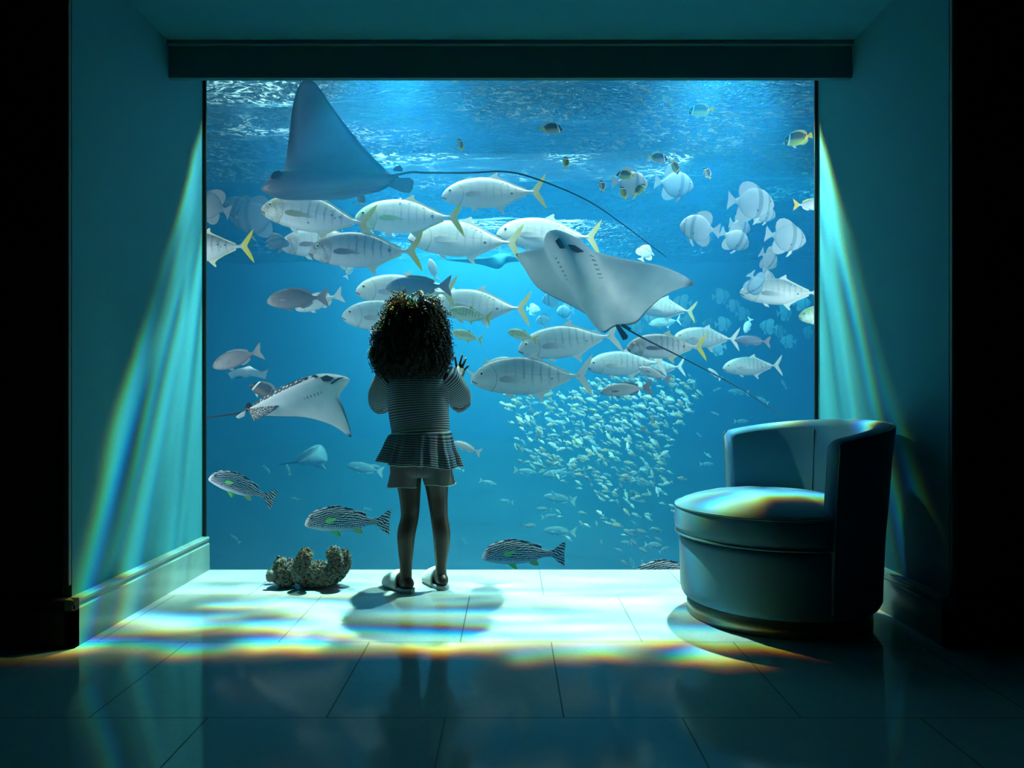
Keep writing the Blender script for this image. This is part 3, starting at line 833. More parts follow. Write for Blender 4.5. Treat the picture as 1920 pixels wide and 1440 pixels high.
T('white', 838, 556, 130, 12, 5.9, 'pale trevally overlapped by the yellow-tailed one beside the curly hair')
T('pale', 1068, 640, 196, -8, 5.1, 'grey banded trevally just left of the pointed lower end of the central ray')
T('pale', 998, 706, 228, -1, 4.7, 'largest silver trevally low in the shoal with a bright yellow lower tail lobe')
T('pale', 1175, 682, 150, -2, 5.6, 'pale trevally overlapped by a darker one under the central ray')
T('dusky', 1250, 650, 150, 0, 5.1, 'dark-backed trevally with green-yellow tail crossed by the thin whip tail')
T('pale', 1325, 634, 124, 2, 5.7, 'silver trevally right of the central ray with a tall hooked tail')
T('pale', 1411, 687, 112, -2, 5.9, 'small silver-blue trevally nearest the armchair on the right of the shoal')
T('white', 1467, 548, 160, 1, 5.0, 'greenish trevally with its tail beyond the right window edge')
T('green', 1560, 592, 126, 0, 4.6, 'green-headed trevally showing only its face at the right window edge')
T('white', 1246, 578, 120, 7, 6.1, 'white trevally emerging from behind the right wing of the central ray')
T('pale', 1232, 690, 106, -3, 6.4, 'pale barred trevally above the dense school near the whip tail')
T('pale', 1247, 604, 60, -8, 7.4, 'faint silver trevally in the haze under the right wing of the central ray')
T('pale', 920, 690, 90, -20, 5.3, 'pale trevally heading right, its tail pointing at the raised hand', yaw=180)

Y = lambda *a, **k: fish('trevally', *a, group='young yellow-green trevallies beside the hair', **k)
Y('young', 880, 590, 84, 9, 4.6, 'small barred fish with orange tail, upper of the two beside the curly hair')
Y('young', 876, 630, 60, 14, 4.7, 'small barred yellow-green fish, lower of the two beside the curly hair')
Y('young', 980, 629, 58, 16, 4.7, 'small green barred fish in front of the nose of a banded trevally')

S_ = lambda *a, **k: fish('sweetlips', *a, group='sweetlips with maze-like stripes near the glass', **k)
S_('striped', 455, 913, 130, 21, 4.0, 'maze-striped sweetlips with a tilted body at the left window edge')
S_('striped', 652, 976, 160, 2, 3.95, 'maze-striped sweetlips between the teddy bear and the legs, one green fin hanging down')
S_('striped', 982, 1037, 156, 0.5, 4.0, 'maze-striped sweetlips just above the floor edge at the middle of the window')
S_('striped', 1262, 1074, 150, 0, 4.3, 'sweetlips with only its striped back showing above the floor beside the armchair')

B = lambda var, *a, **k: fish('batfish', var, *a, group=k.pop('group', 'batfish in the upper right of the tank'), **k)
B('white', 1181, 343, 68, 4, 5.0, 'white batfish half hidden by three small butterflyfish', yaw=180)
B('blue', 1264, 345, 74, 8, 5.6, 'blue-grey batfish beside the white one in the upper right', yaw=180)
B('white', 1408, 380, 88, 6, 5.0, 'largest pale batfish, top of the group in the upper right', yaw=180)
B('white', 1430, 399, 50, 14, 5.5, 'small pale batfish peeping from under the largest one', yaw=180)
B('white', 1312, 428, 76, 8, 5.1, 'pale batfish with dark bands that faces left in the upper right group')
B('white', 1387, 424, 46, 10, 5.7, 'pale batfish above and behind the down-swimming one', yaw=205)
B('white', 1377, 448, 60, 28, 5.3, 'pale batfish swimming down to the right in the middle of the group', yaw=180)
B('white', 1473, 445, 78, 10, 5.0, 'pale banded batfish nearest the right window edge', yaw=180)
B('white', 1441, 486, 44, 30, 5.4, 'narrow pale batfish below the one nearest the right window edge', yaw=212)
B('blue', 1415, 532, 44, 55, 4.75, 'striped grey batfish crossing the head of the greenish trevally', yaw=215)
B('white', 1441, 526, 40, -10, 5.3, 'pale batfish right of the striped grey one', yaw=225)
B('white', 1209, 474, 36, -62, 5.8, 'white batfish standing on end above the right wing of the central ray', yaw=200)
GD = 'dark batfish at the left of the tank'
B('dark', 396, 386, 76, 18, 4.9, 'dark batfish cut by the left window edge', group=GD)
B('dark', 482, 408, 92, -8, 6.0, 'dark grey batfish behind the mouth of the olive-headed trevally', group=GD)
B('dark', 452, 392, 60, 20, 6.4, 'shadowy batfish behind the other dark ones on the left', group=GD, yaw=20)
B('dark', 520, 455, 30, 80, 5.2, 'dark banded batfish seen edge-on left of the banded trevally', group=GD, yaw=50)
GHZ = 'hazy batfish far back in the blue water'
HL = 'faint pale batfish seen through the haze in the far water'
for (px, py, L, yw, d) in ((1352, 555, 34, 180, 9.0), (1393, 588, 30, 190, 9.2), (1330, 607, 26, 0, 9.4), (1356, 607, 32, 180, 8.8), (1441, 612, 34, 0, 8.6), (1462, 622, 26, 20, 9.1), (1471, 586, 34, 200, 8.9),
                           (1503, 568, 34, 180, 8.4), (1222, 596, 30, 0, 8.7), (1196, 612, 26, 30, 9.0), (1290, 600, 34, 180, 9.3), (1345, 652, 34, 0, 8.2), (1478, 640, 30, 0, 9.0), (1036, 562, 40, 0, 9.1),
                           (1060, 584, 34, 20, 9.4), (1000, 580, 26, 180, 9.6), (1020, 600, 30, 0, 9.2), (1118, 628, 30, 10, 9.4), (1186, 595, 30, 180, 9.6), (1280, 566, 34, 0, 8.9), (1375, 572, 24, 150, 9.6), (1515, 622, 24, 30, 9.2)):
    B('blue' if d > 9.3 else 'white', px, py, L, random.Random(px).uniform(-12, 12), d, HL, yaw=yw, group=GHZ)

U = lambda var, *a, **k: fish('butterflyfish', var, *a, squash=0.82, group='raccoon butterflyfish scattered in the upper water', **k)
U('yellow', 1313, 207, 50, -8, 4.3, 'yellow and dark butterflyfish, topmost in the water at the upper right')
U('grey', 1034, 241, 46, 2, 4.5, 'grey-brown butterflyfish facing right below the pelmet', yaw=180)
U('yellow', 1495, 260, 58, -14, 4.2, 'yellow butterflyfish touching the right window edge')
U('yellow', 863, 271, 20, 75, 4.6, 'narrow yellow butterflyfish seen nearly edge-on above the white trevally', yaw=40)
U('yellow', 1061, 304, 18, 80, 4.8, 'tiny yellow and white butterflyfish seen edge-on above the long ray tail', yaw=45)
U('grey', 1234, 296, 40, 8, 4.5, 'greenish grey butterflyfish facing right above the blue-grey batfish', yaw=180)
U('yellow', 1266, 313, 30, 62, 4.7, 'yellow-rimmed butterflyfish tilted steeply over the blue-grey batfish', yaw=190)
U('grey', 1326, 324, 24, 50, 4.9, 'small grey butterflyfish alone right of the blue-grey batfish', yaw=30)
U('grey', 1129, 348, 20, 70, 4.9, 'small grey butterflyfish left of the white batfish', yaw=40)
U('yellow', 1172, 328, 36, 4, 4.6, 'green-bellied butterflyfish over the back of the white batfish')
U('yellow', 1169, 361, 26, 65, 4.7, 'yellow butterflyfish turned down in front of the white batfish tail side', yaw=20)
U('yellow', 1199, 355, 32, -48, 4.55, 'pale yellow butterflyfish over the face of the white batfish', yaw=190)
U('black', 677, 372, 24, 85, 5.5, 'dark little butterflyfish seen edge-on below the belly of the upper ray', yaw=45)
U('black', 748, 380, 22, -75, 5.5, 'dark little fish peeping over the back of the green-headed trevally', yaw=30)
U('black', 495, 731, 60, 20, 5.3, 'black and brown butterflyfish behind the spotted ray wing')

C_ = lambda var, *a, **k: fish('chub', var, *a, **k)
C_('brown', 558, 560, 116, -3, 4.5, 'grey-brown chub with a yellowish mouth left of the girl at hair height')
C_('pale', 598, 565, 94, -16, 5.0, 'pale chub mostly hidden behind the upper grey-brown one')
C_('brown', 445, 672, 98, -17, 4.8, 'dark grey-brown chub above the small white ray at the left')
fish('unicornfish', 'blue', 785, 537, 124, -1, 4.5, 'slate blue unicornfish right above the curly hair')
fish('snapper', 'silver', 1174, 730, 98, -5, 4.7, 'silver grey snapper in front of the top of the dense small-fish school')
fish('snapper', 'silver', 1228, 701, 64, 22, 5.2, 'silver snapper tilted head-up crossed by the whip tail')
fish('snapper', 'blue', 1411, 639, 68, 4, 5.3, 'dark blue-grey snapper right of the hooked silver tail')
fish('snapper', 'pale', 1340, 701, 32, 40, 6.6, 'tiny pale snapper below the whip tail in open blue water')
fish('chub', 'white', 812, 506, 40, 75, 6.2, 'white fish pointing upwards above the blue unicornfish', yaw=30)
fish('chub', 'white', 655, 506, 34, 120, 6.4, 'small white fish under the dusky-headed trevally belly', yaw=20)
fish('snapper', 'white', 876, 839, 56, 22, 5.2, 'white pointed tail of a fish sticking out beside the ruffle')
fish('chub', 'white', 1402, 610, 34, -60, 6.8, 'bright white fish turned upwards among the hazy batfish', yaw=30)
Yw = fish('chub', 'white', 1520, 384, 66, 0, 4.4, 'silver fish with a yellow tail entering at the right window edge', yaw=180)
for ch in Yw.children:
    if ch.name.startswith(('tail_fin', 'dorsal_fin', 'pectoral_fin')):
        ch.data = ch.data.copy(); ch.data.materials[0] = SK_FINYG

# faint far fish
rng = random.Random(11)
GF = 'faint distant fish in the lower blue water'
FL = 'faint bluish fish far back in the lower deep blue water'
for (px, py, L, tl, yw) in ((1048, 888, 60, -4, 0), (985, 884, 44, 8, 180), (915, 905, 34, 16, 180), (1050, 935, 62, 10, 0), (950, 940, 26, 10, 0), (1020, 955, 30, 5, 0), (1030, 968, 30, -8, 180), (1050, 996, 62, 4, 0), (1205, 905, 44, 15, 180),
                            (1385, 735, 40, 6, 0), (1430, 750, 26, 30, 0), (1345, 730, 16, -20, 180), (1340, 775, 16, 20, 0), (1390, 790, 28, 0, 180), (1470, 720, 20, 60, 0), (685, 878, 70, 12, 0), (540, 880, 24, 70, 0), (500, 880, 20, 50, 180),
                            (553, 935, 16, 10, 0), (700, 875, 30, 8, 180), (440, 1010, 26, 40, 0), (735, 905, 20, 60, 0), (870, 1015, 16, 40, 0), (860, 880, 22, 15, 0), (690, 955, 16, 20, 180), (1325, 870, 26, 0, 180), (1310, 815, 12, 40, 0)):
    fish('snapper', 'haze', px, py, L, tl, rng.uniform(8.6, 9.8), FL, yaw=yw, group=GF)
GB = 'bottom fish in front of the armchair side'
BL = 'dim reef fish near the tank bed left of the armchair'
for (px, py, L, tl, yw) in ((1225, 1022, 34, 5, 180), (1190, 1018, 20, 40, 0), (1245, 1030, 22, -30, 180), (1175, 1018, 22, 10, 0), (1182, 1000, 30, 30, 0), (1200, 995, 26, 20, 180), (1128, 1018, 14, 80, 0), (1158, 1030, 18, 20, 180), (1208, 1032, 22, 30, 0), (1232, 1010, 22, 30, 180), (992, 985, 26, 0, 180), (1185, 1055, 20, 70, 0), (1205, 1058, 16, 80, 180), (1172, 1056, 18, 40, 0)):
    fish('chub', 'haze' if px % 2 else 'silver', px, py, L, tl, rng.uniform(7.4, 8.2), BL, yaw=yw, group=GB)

# ---- the dense school of small fish
def school():
    P = [(-0.5, 0, -0.02, 0.006), (-0.44, 0.06, -0.07, 0.04), (-0.3, 0.14, -0.14, 0.065), (-0.1, 0.17, -0.17, 0.065), (0.1, 0.12, -0.12, 0.045), (0.26, 0.04, -0.04, 0.02), (0.34, 0.03, -0.03, 0.01)]
    mats = []
    for nm, a, b in (('pale_green_scales', (0.62, 0.78, 0.70), (0.34, 0.52, 0.46)), ('silver_blue_scales', (0.45, 0.68, 0.72), (0.22, 0.42, 0.50)), ('olive_scales', (0.58, 0.68, 0.50), (0.26, 0.36, 0.28))):
        m, t, c, x, y, z = skin_base(nm, 0.4)
        t.base(t.mix(t.ss(z, -0.05, 0.10), a, b)); mats.append(m)
    protos = []
    for i, bend in enumerate((0.0, 0.25, -0.25)):
        mb = MB(); V, Fc = fish_body_mesh(P, 8, 9); mb.add(V, Fc)
        mb.add(*fin_mesh([(0.32, 0.02), (0.5, 0.16), (0.45, 0.0), (0.5, -0.16), (0.32, -0.02)], 0.012))
        mb.add(*fin_mesh([(-0.2, 0.13), (-0.05, 0.22), (0.12, 0.17), (0.2, 0.06)], 0.012))
        mb.add(*fin_mesh([(0.0, -0.13), (0.08, -0.20), (0.2, -0.06)], 0.012))
        mb.V = [(x, y + bend * x * abs(x), z) for x, y, z in mb.V]
        me = bpy.data.meshes.new('small_fish'); me.from_pydata(mb.V, [], mb.F); me.update()
        me.polygons.foreach_set('use_smooth', [True] * len(me.polygons))
        me.materials.append(mats[i]); protos.append(me)
    poly = [(936, 738), (985, 716), (1060, 742), (1130, 705), (1215, 708), (1290, 700), (1318, 728), (1296, 775), (1262, 815), (1252, 880), (1225, 915), (1190, 930), (1150, 960), (1112, 925), (1062, 895), (985, 885), (960, 830), (952, 790)]
    def inside(x, y):
        c = False; n = len(poly)
        for i in range(n):
            (x1, y1), (x2, y2) = poly[i], poly[(i + 1) % n]
            if (y1 > y) != (y2 > y) and x < (x2 - x1) * (y - y1) / (y2 - y1) + x1: c = not c
        return c
    r = random.Random(77); pts = []
    def far_ok(x, y, d, lim):
        return all((x - a) ** 2 + (y - b) ** 2 > lim or abs(d - e) > 0.22 for a, b, e in pts) and all((x - a) ** 2 + (y - b) ** 2 > 190 or abs(d - e) > 0.12 for a, b, e in pts)
    while len(pts) < 500:
        x = r.uniform(930, 1320); y = r.uniform(690, 1010)
        if not inside(x, y): continue
        dens = 1.0 if y < 830 else max(0.22, 1 - (y - 830) / 120)
        if x < 1010: dens *= 0.75
        if r.random() > dens: continue
        d = r.uniform(6.6, 8.6)
        if far_ok(x, y, d, 75): pts.append((x, y, d))
    while len(pts) < 580:   # stragglers trailing off below and beside
        x = r.gauss(1165, 80); y = r.uniform(840, 1010)
        if y < 850 or abs(x - 1165) > 190 - (y - 850) * 0.5: continue
        d = r.uniform(6.8, 8.6)
        if far_ok(x, y, d, 60): pts.append((x, y, d))
    items = []
    for (x, y, d) in pts:
        L = r.uniform(12, 21) * (7.4 / d)
        yaw = r.choice((0, 0, 180)) + r.uniform(-38, 38)
        tilt = r.gauss(32, 16) if math.cos(math.radians(yaw)) > 0 else r.gauss(32, 20)
        if r.random() < 0.25: tilt = r.uniform(-30, 90)
        size = L * d / F_PX / max(0.6, abs(math.cos(math.radians(yaw))))
        M = Matrix.Translation(at(x, y, d)) @ Matrix.Rotation(math.radians(tilt), 4, 'Y') @ Matrix.Rotation(math.radians(yaw), 4, 'Z') @ Matrix.Diagonal((size, size, size, 1))
        items.append((L, M, r.randrange(3)))
    items.sort(key=lambda q: -q[0])
    for L, M, k in items[:300]:
        o = bpy.data.objects.new('small_fish', protos[k]); COL.objects.link(o); o.matrix_world = M
        tag(o, 'small pale green fish in the dense cloud-like school below the trevallies', 'fish', 'small fish of the dense school')
    V = []; Fc = []
    for L, M, k in items[300:]:
        n = len(V); me = protos[k]
        V += [tuple(M @ v.co) for v in me.vertices]; Fc += [tuple(i + n for i in p.vertices) for p in me.polygons]
    o = mesh('fish_school', V, Fc, mats[0])
    tag(o, 'smallest fish filling the dense cloud-like school below the trevallies', 'fish school', 'small fish of the dense school', 'stuff')
school()

# ================================================================== RAYS
def ray_skin(name, belly, margin, spots_=False, rw=0.03):
    m = mat(name, belly, 0.42, spec=0.35); t = NT(m)
    uvn = t.n('UVMap'); uvn.uv_map = 'UVMap'
    u, v, _ = t.xyz(uvn.outputs[0])       # u across the span -1..1, v along the chord 0..1
    c = t.coord('Object')
    nz = t.noise(c, 3.0, 4, 0.6)
    if not spots_:
        col = t.mix(t.ss(nz, 0.35, 0.75), belly, tuple(x * 0.72 for x in belly))
        au = t.math('ABSOLUTE', u)
        # dark tip and trailing rim
        rim = t.math('MAXIMUM', t.ss(v, 1.0 - rw, 0.995), t.math('MULTIPLY', t.ss(v, rw * 1.6, 0.01), t.ss(au, 0.22, 0.5)))
        tip = t.ss(t.math('ADD', au, t.math('MULTIPLY', t.math('SUBTRACT', nz, 0.5), 0.10)), 0.90, 0.985)
        col = t.mix(t.math('MULTIPLY', t.math('MAXIMUM', rim, tip), 0.9), col, margin)
        # gill slits: five short strokes on each side
        gx = t.math('FRACT', t.math('MULTIPLY', v, 26.0))
        inr = t.math('MULTIPLY', t.math('GREATER_THAN', v, 0.235), t.math('LESS_THAN', v, 0.43))
        g = t.math('MULTIPLY', t.math('LESS_THAN', gx, 0.34), inr)
        gu = t.math('LESS_THAN', t.math('ABSOLUTE', t.math('SUBTRACT', au, 0.13)), 0.016)
        col = t.mix(t.math('MULTIPLY', t.math('MULTIPLY', g, gu), 0.75), col, (0.07, 0.10, 0.11))
    else:
        vec = t.comb(t.math('MULTIPLY', u, 15.0), t.math('MULTIPLY', v, 15.0), 0.0)
        d = t.voro(vec, 1.0, 'F1', 0.35)
        col = t.mix(t.ss(d, 0.34, 0.26), (0.06, 0.065, 0.07), (0.85, 0.88, 0.86))
    t.base(col)
    t.bump(nz, 0.15, 0.02)
    return m

SK_BELLY = ray_skin('ray_belly_white', (0.82, 0.86, 0.86), (0.008, 0.012, 0.018), rw=0.045)
SK_BELLYG = ray_skin('ray_belly_grey', (0.115, 0.135, 0.155), (0.004, 0.006, 0.010), rw=0.11)
SK_BACK = ray_skin('ray_back_spotted', (0.06, 0.065, 0.07), (0, 0, 0), True)
SK_BACKP = mat('ray_back_dark', (0.03, 0.04, 0.05), 0.5)
SK_MARK = mat('ray_black_marking', (0.008, 0.010, 0.014), 0.5)
M_WHIP = mat('ray_tail_black', (0.006, 0.010, 0.016), 0.5)

def ray_disc(LE, TE, thick, nt=61, nc=26, flip=False, bulge=0.0):
    """LE/TE: (t, px, py, depth) knots of leading and trailing edge from wing tip -1 to wing tip +1"""
    ts = np.linspace(-1, 1, nt)
    def samp(K):
        K = sorted(K); tt = [k[0] for k in K]
        P = smooth_curve([k[1:] for k in K], 400)
        # knots are uniform in the curve parameter: map t to it
        kk = np.interp(ts, tt, np.linspace(0, 399, len(K)))
        out = []
        for q in kk:
            i = int(min(q, 398)); f = q - i
            out.append(P[i] * (1 - f) + P[i + 1] * f)
        return [at(*p) for p in out]
    A, Bq = samp(LE), samp(TE)
    mid = np.zeros((nt, nc, 3))
    for i in range(nt):
        for j in range(nc):
            mid[i, j] = A[i].lerp(Bq[i], j / (nc - 1))
    cc = np.linspace(0, 1, nc)[None, :]; tt = ts[:, None]
    mid[:, :, 1] -= bulge * np.sin(PI * cc ** 0.7) * (1 - tt ** 2)
    du = np.gradient(mid, axis=0); dv = np.gradient(mid, axis=1)
    nrm = np.cross(du, dv); ln = np.linalg.norm(nrm, axis=2, keepdims=True); nrm = nrm / np.maximum(ln, 1e-9)
    # smooth the normals, weak rows near the tips borrow from their neighbours
    for _ in range(6):
        nn = nrm.copy(); nn[1:-1] = (nrm[:-2] + nrm[1:-1] * 2 + nrm[2:]) / 4; nn[:, 1:-1] = (nn[:, :-2] + nn[:, 1:-1] * 2 + nn[:, 2:]) / 4
        nrm = nn / np.maximum(np.linalg.norm(nn, axis=2, keepdims=True), 1e-9)
    if flip: nrm = -nrm
    V = []; UV = []; Fc = []
    def th(i, j):
        t = abs(ts[i]); c = j / (nc - 1)
        body = math.exp(-(t / 0.17) ** 2) * thick * (1 - 0.75 * max(0, c - 0.35))
        wing = thick * 0.30 * (1 - t) ** 0.8
        af = (4 * c * (1 - c)) ** 0.5 if c < 0.5 else (4 * c * (1 - c)) ** 0.7
        tipc = min(1.0, (1 - t) * 12)
        return (body + wing) * af * tipc + 0.0012
    for side in (1, -1):
        for i in range(nt):
            for j in range(nc):
                k = th(i, j) * side * (1.0 if side == 1 else 0.8)
                V.append(tuple(mid[i, j] + nrm[i, j] * k)); UV.append((ts[i], j / (nc - 1)))
    n = nt * nc
    for i in range(nt - 1):
        for j in range(nc - 1):
            a = i * nc + j
            Fc.append((a, a + nc, a + nc + 1, a + 1)); Fc.append((a + n, a + n + 1, a + n + nc + 1, a + n + nc))
    for i in range(nt - 1):
        a = i * nc; Fc.append((a, a + n, a + n + nc, a + nc)); a = i * nc + nc - 1; Fc.append((a, a + nc, a + nc + n, a + n))
    for j in range(nc - 1):
        Fc.append((j, j + 1, j + 1 + n, j + n)); a = (nt - 1) * nc + j; Fc.append((a, a + n, a + n + 1, a + 1))
    nf_side = (nt - 1) * (nc - 1)
    return V, Fc, UV, n, nf_side, mid, nrm

def eagle_ray(LE, TE, thick, whip, label, belly, back, flip=False, pelvic=None, marks=(), whip_r=0.006, bulge=0.0, back_t=-2.0):
    """side 0 of the disc is the belly (facing the normal), side 1 the back"""
    base = at(*[float(np.mean([k[i] for k in LE + TE])) for i in (1, 2, 3)])
    root = empty('eagle_ray', base)
    V, Fc, UV, n, nf, mid, nrm = ray_disc(LE, TE, thick, flip=flip, bulge=bulge)
    V = [tuple(Vector(v) - base) for v in V]
    o = mesh('body', V, Fc, belly, root, uv=UV)
    o.data.materials.append(back)
    for p in o.data.polygons:
        if all(v >= n for v in p.vertices) or all(UV[v][0] < back_t for v in p.vertices): p.material_index = 1
    bm = bmesh.new(); bm.from_mesh(o.data); bmesh.ops.recalc_face_normals(bm, faces=bm.faces); bm.to_mesh(o.data); bm.free()
    W = [at(*p) - base for p in smooth_curve(whip, 60)]
    R = [whip_r * (1 - 0.72 * i / 59) for i in range(60)]
    mesh('tail', *tube_vf(W, R, 8), M_WHIP, root)
    for nm, pts, d, mm, thk in marks:
        if nm in ('head_marking', 'mouth'):      # lies on the skin: take the depth of the skin there
            S3 = np.array(V) + np.array(base); SX = VPX + S3[:, 0] * F_PX / S3[:, 1]; SY = VPY - (S3[:, 2] - CAM_H) * F_PX / S3[:, 1]
            P = []
            for x, y in pts:
                near = np.argsort((SX - x) ** 2 + (SY - y) ** 2)[:10]
                P.append(at(x, y, float(S3[near, 1].min()) - 0.003) - base)
        else:
            P = [at(x, y, d) - base for x, y in pts]
        m_ = len(P); VV = [p + Vector((0, -thk, 0)) for p in P] + [p + Vector((0, thk, 0)) for p in P]
        FF = [tuple(range(m_)), tuple(range(2 * m_ - 1, m_ - 1, -1))] + [(i + m_, (i + 1) % m_ + m_, (i + 1) % m_, i) for i in range(m_)]
        oo = mesh(nm, VV, FF, mm, root, smooth=False)
        b = oo.modifiers.new('bevel', 'BEVEL'); b.width = thk * 0.7; b.segments = 2
    tag(root, label, 'ray')
    return root

# upper left ray: one wing raised, the other folding away behind
LE1 = [(-1, 640, 374, 4.56), (-0.6, 585, 375, 4.50), (-0.3, 545, 375, 4.44), (-0.15, 522, 372, 4.42), (-0.06, 503, 365, 4.37), (0.0, 488, 354, 4.34), (0.06, 502, 340, 4.35), (0.12, 507, 326, 4.37), (0.20, 531, 319, 4.41), (0.45, 540, 272, 4.46), (0.75, 549, 200, 4.5), (0.92, 560, 162, 4.52), (1, 576, 144, 4.52)]
TE1 = [(-1, 646, 374, 4.56), (-0.6, 680, 366, 4.53), (-0.3, 712, 358, 4.50), (-0.15, 735, 346, 4.5), (-0.06, 744, 338, 4.47), (0.0, 748, 333, 4.45), (0.06, 745, 330, 4.45), (0.12, 738, 327, 4.45), (0.20, 726, 321, 4.46), (0.45, 682, 276, 4.48), (0.75, 628, 208, 4.5), (0.92, 598, 164, 4.52), (1, 578, 144, 4.52)]
eagle_ray(LE1, TE1, 0.03, [(735, 330, 4.44), (770, 323, 4.44), (800, 324, 4.45), (880, 324, 4.46), (950, 322, 4.47), (1010, 337, 4.48), (1100, 375, 4.5), (1170, 422, 4.5), (1220, 460, 4.5), (1250, 482, 4.5)],
          'large grey-bellied ray at the upper left with one wing raised to the pelmet', SK_BELLYG, SK_BACKP, flip=True, whip_r=0.0075, bulge=0.03,
          marks=[('pelvic_fin', [(735, 334), (768, 333), (776, 340), (774, 354), (768, 363), (752, 360), (728, 350)], 4.47, SK_BELLYG, 0.006),
                 ('dorsal_fin', [(736, 320), (742, 312), (750, 310), (756, 318), (754, 322)], 4.44, SK_BACKP, 0.006),
                 ('head_marking', [(510, 326), (516, 321), (526, 320), (522, 328), (513, 336), (507, 334)], 4.335, SK_MARK, 0.004)])
# central ray, seen from below
LE2 = [(-1, 967, 476, 4.25), (-0.8, 980, 473, 4.22), (-0.55, 1000, 468, 4.2), (-0.28, 1022, 463, 4.17), (-0.17, 1022, 450, 4.14), (-0.08, 1029, 435, 4.12), (0.04, 1050, 444, 4.12), (0.15, 1078, 455, 4.14), (0.24, 1098, 468, 4.17), (0.45, 1160, 483, 4.2), (0.7, 1235, 498, 4.2), (0.88, 1280, 516, 4.2), (1, 1303, 532, 4.2)]
TE2 = [(-1, 968, 479, 4.25), (-0.8, 984, 505, 4.25), (-0.55, 1012, 542, 4.25), (-0.28, 1080, 578, 4.27), (-0.17, 1118, 602, 4.28), (-0.08, 1131, 624, 4.29), (0.04, 1153, 612, 4.29), (0.15, 1180, 609, 4.28), (0.24, 1196, 603, 4.27), (0.45, 1214, 582, 4.25), (0.7, 1244, 556, 4.22), (0.88, 1276, 541, 4.2), (1, 1302, 534, 4.2)]
eagle_ray(LE2, TE2, 0.095, [(1158, 605, 4.30), (1185, 622, 4.31), (1220, 641, 4.32), (1290, 676, 4.33), (1380, 724, 4.34), (1461, 775, 4.35)],
          'white-bellied ray in the middle of the shoal seen from below', SK_BELLY, SK_BACKP, flip=True, whip_r=0.0065, bulge=0.075,
          marks=[('pelvic_fin', [(1148, 600), (1157, 604), (1178, 630), (1176, 636), (1168, 638)], 4.27, SK_MARK, 0.005),
                 ('pelvic_fin', [(1155, 600), (1164, 603), (1184, 616), (1180, 622)], 4.27, SK_MARK, 0.005),
                 ('head_marking', [(1041, 452), (1048, 446), (1060, 466), (1060, 473), (1050, 466)], 3.99, SK_MARK, 0.006),
                 ('head_marking', [(1064, 458), (1078, 460), (1096, 472), (1082, 474), (1072, 470)], 3.985, SK_MARK, 0.006)])
# lower left ray with the spotted back of its far wing
LE3 = [(-1, 492, 783, 4.15), (-0.72, 520, 764, 4.14), (-0.42, 556, 732, 4.14), (-0.2, 578, 708, 4.16), (-0.08, 612, 700, 4.14), (0.02, 653, 708, 4.12), (0.12, 650, 722, 4.11), (0.25, 636, 742, 4.12), (0.45, 643, 762, 4.12), (0.75, 654, 795, 4.13), (1, 659, 819, 4.14)]
TE3 = [(-1, 476, 789, 4.15), (-0.72, 470, 778, 4.18), (-0.42, 466, 770, 4.2), (-0.2, 463, 767, 4.22), (-0.08, 462, 768, 4.22), (0.02, 466, 772, 4.22), (0.12, 484, 779, 4.21), (0.25, 520, 781, 4.2), (0.45, 572, 783, 4.17), (0.75, 622, 797, 4.15), (1, 657, 820, 4.14)]
r3 = eagle_ray(LE3, TE3, 0.06, [(466, 768, 4.22), (452, 773, 4.22), (430, 777, 4.22), (400, 781, 4.22), (360, 784, 4.22), (325, 788, 4.22)],
          'white-faced ray at the lower left showing white spots on its far wing', SK_BELLY, SK_BACK, flip=True, whip_r=0.008, back_t=-0.13,
          marks=[('dorsal_fin', [(458, 763), (462, 756), (468, 754), (472, 762), (466, 767)], 4.2, SK_MARK, 0.005),
                 ('pelvic_fin', [(462, 769), (452, 774), (442, 782), (448, 785), (460, 780)], 4.2, SK_FINW, 0.005),
                 ('head_marking', [(600, 708), (612, 703), (626, 708), (618, 715), (606, 715)], 4.04, SK_MARK, 0.005),
                 ('head_marking', [(583, 706), (590, 703), (597, 704), (594, 709)], 4.05, SK_MARK, 0.005),
                 ('mouth', [(620, 719), (634, 708), (648, 707), (636, 711), (622, 721)], 4.03, SK_MARK, 0.004)])
# far rays
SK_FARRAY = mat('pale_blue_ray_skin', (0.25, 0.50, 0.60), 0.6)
LE4 = [(-1, 556, 856, 7.6), (-0.5, 572, 846, 7.5), (-0.1, 600, 836, 7.5), (0.1, 612, 862, 7.5), (0.5, 606, 872, 7.5), (1, 612, 880, 7.5)]
TE4 = [(-1, 554, 860, 7.6), (-0.5, 556, 864, 7.6), (-0.1, 560, 868, 7.6), (0.1, 566, 870, 7.6), (0.5, 590, 874, 7.6), (1, 611, 881, 7.5)]
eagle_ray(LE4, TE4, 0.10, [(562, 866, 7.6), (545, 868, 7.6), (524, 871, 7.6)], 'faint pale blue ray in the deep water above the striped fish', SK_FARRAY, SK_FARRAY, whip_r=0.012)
LE5 = [(-1, 1000, 489, 7.2), (-0.5, 975, 484, 7.2), (-0.1, 948, 476, 7.2), (0.1, 930, 478, 7.2), (0.5, 905, 484, 7.2), (1, 836, 486, 7.2)]
TE5 = [(-1, 962, 490, 7.3), (-0.5, 950, 492, 7.3), (-0.1, 940, 498, 7.3), (0.1, 930, 504, 7.3), (0.5, 900, 496, 7.3), (1, 838, 488, 7.2)]
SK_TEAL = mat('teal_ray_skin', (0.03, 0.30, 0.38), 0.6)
eagle_ray(LE5, TE5, 0.06, [(925, 488, 7.3), (950, 488, 7.3), (975, 490, 7.3)], 'teal shaded ray glimpsed behind the large white trevally', SK_TEAL, SK_TEAL, whip_r=0.01)
LE6 = [(-1, 425, 700, 6.0), (-0.5, 440, 693, 6.0), (-0.1, 460, 690, 6.0), (0.1, 470, 690, 6.0), (0.5, 490, 696, 6.0), (1, 505, 691, 6.0)]
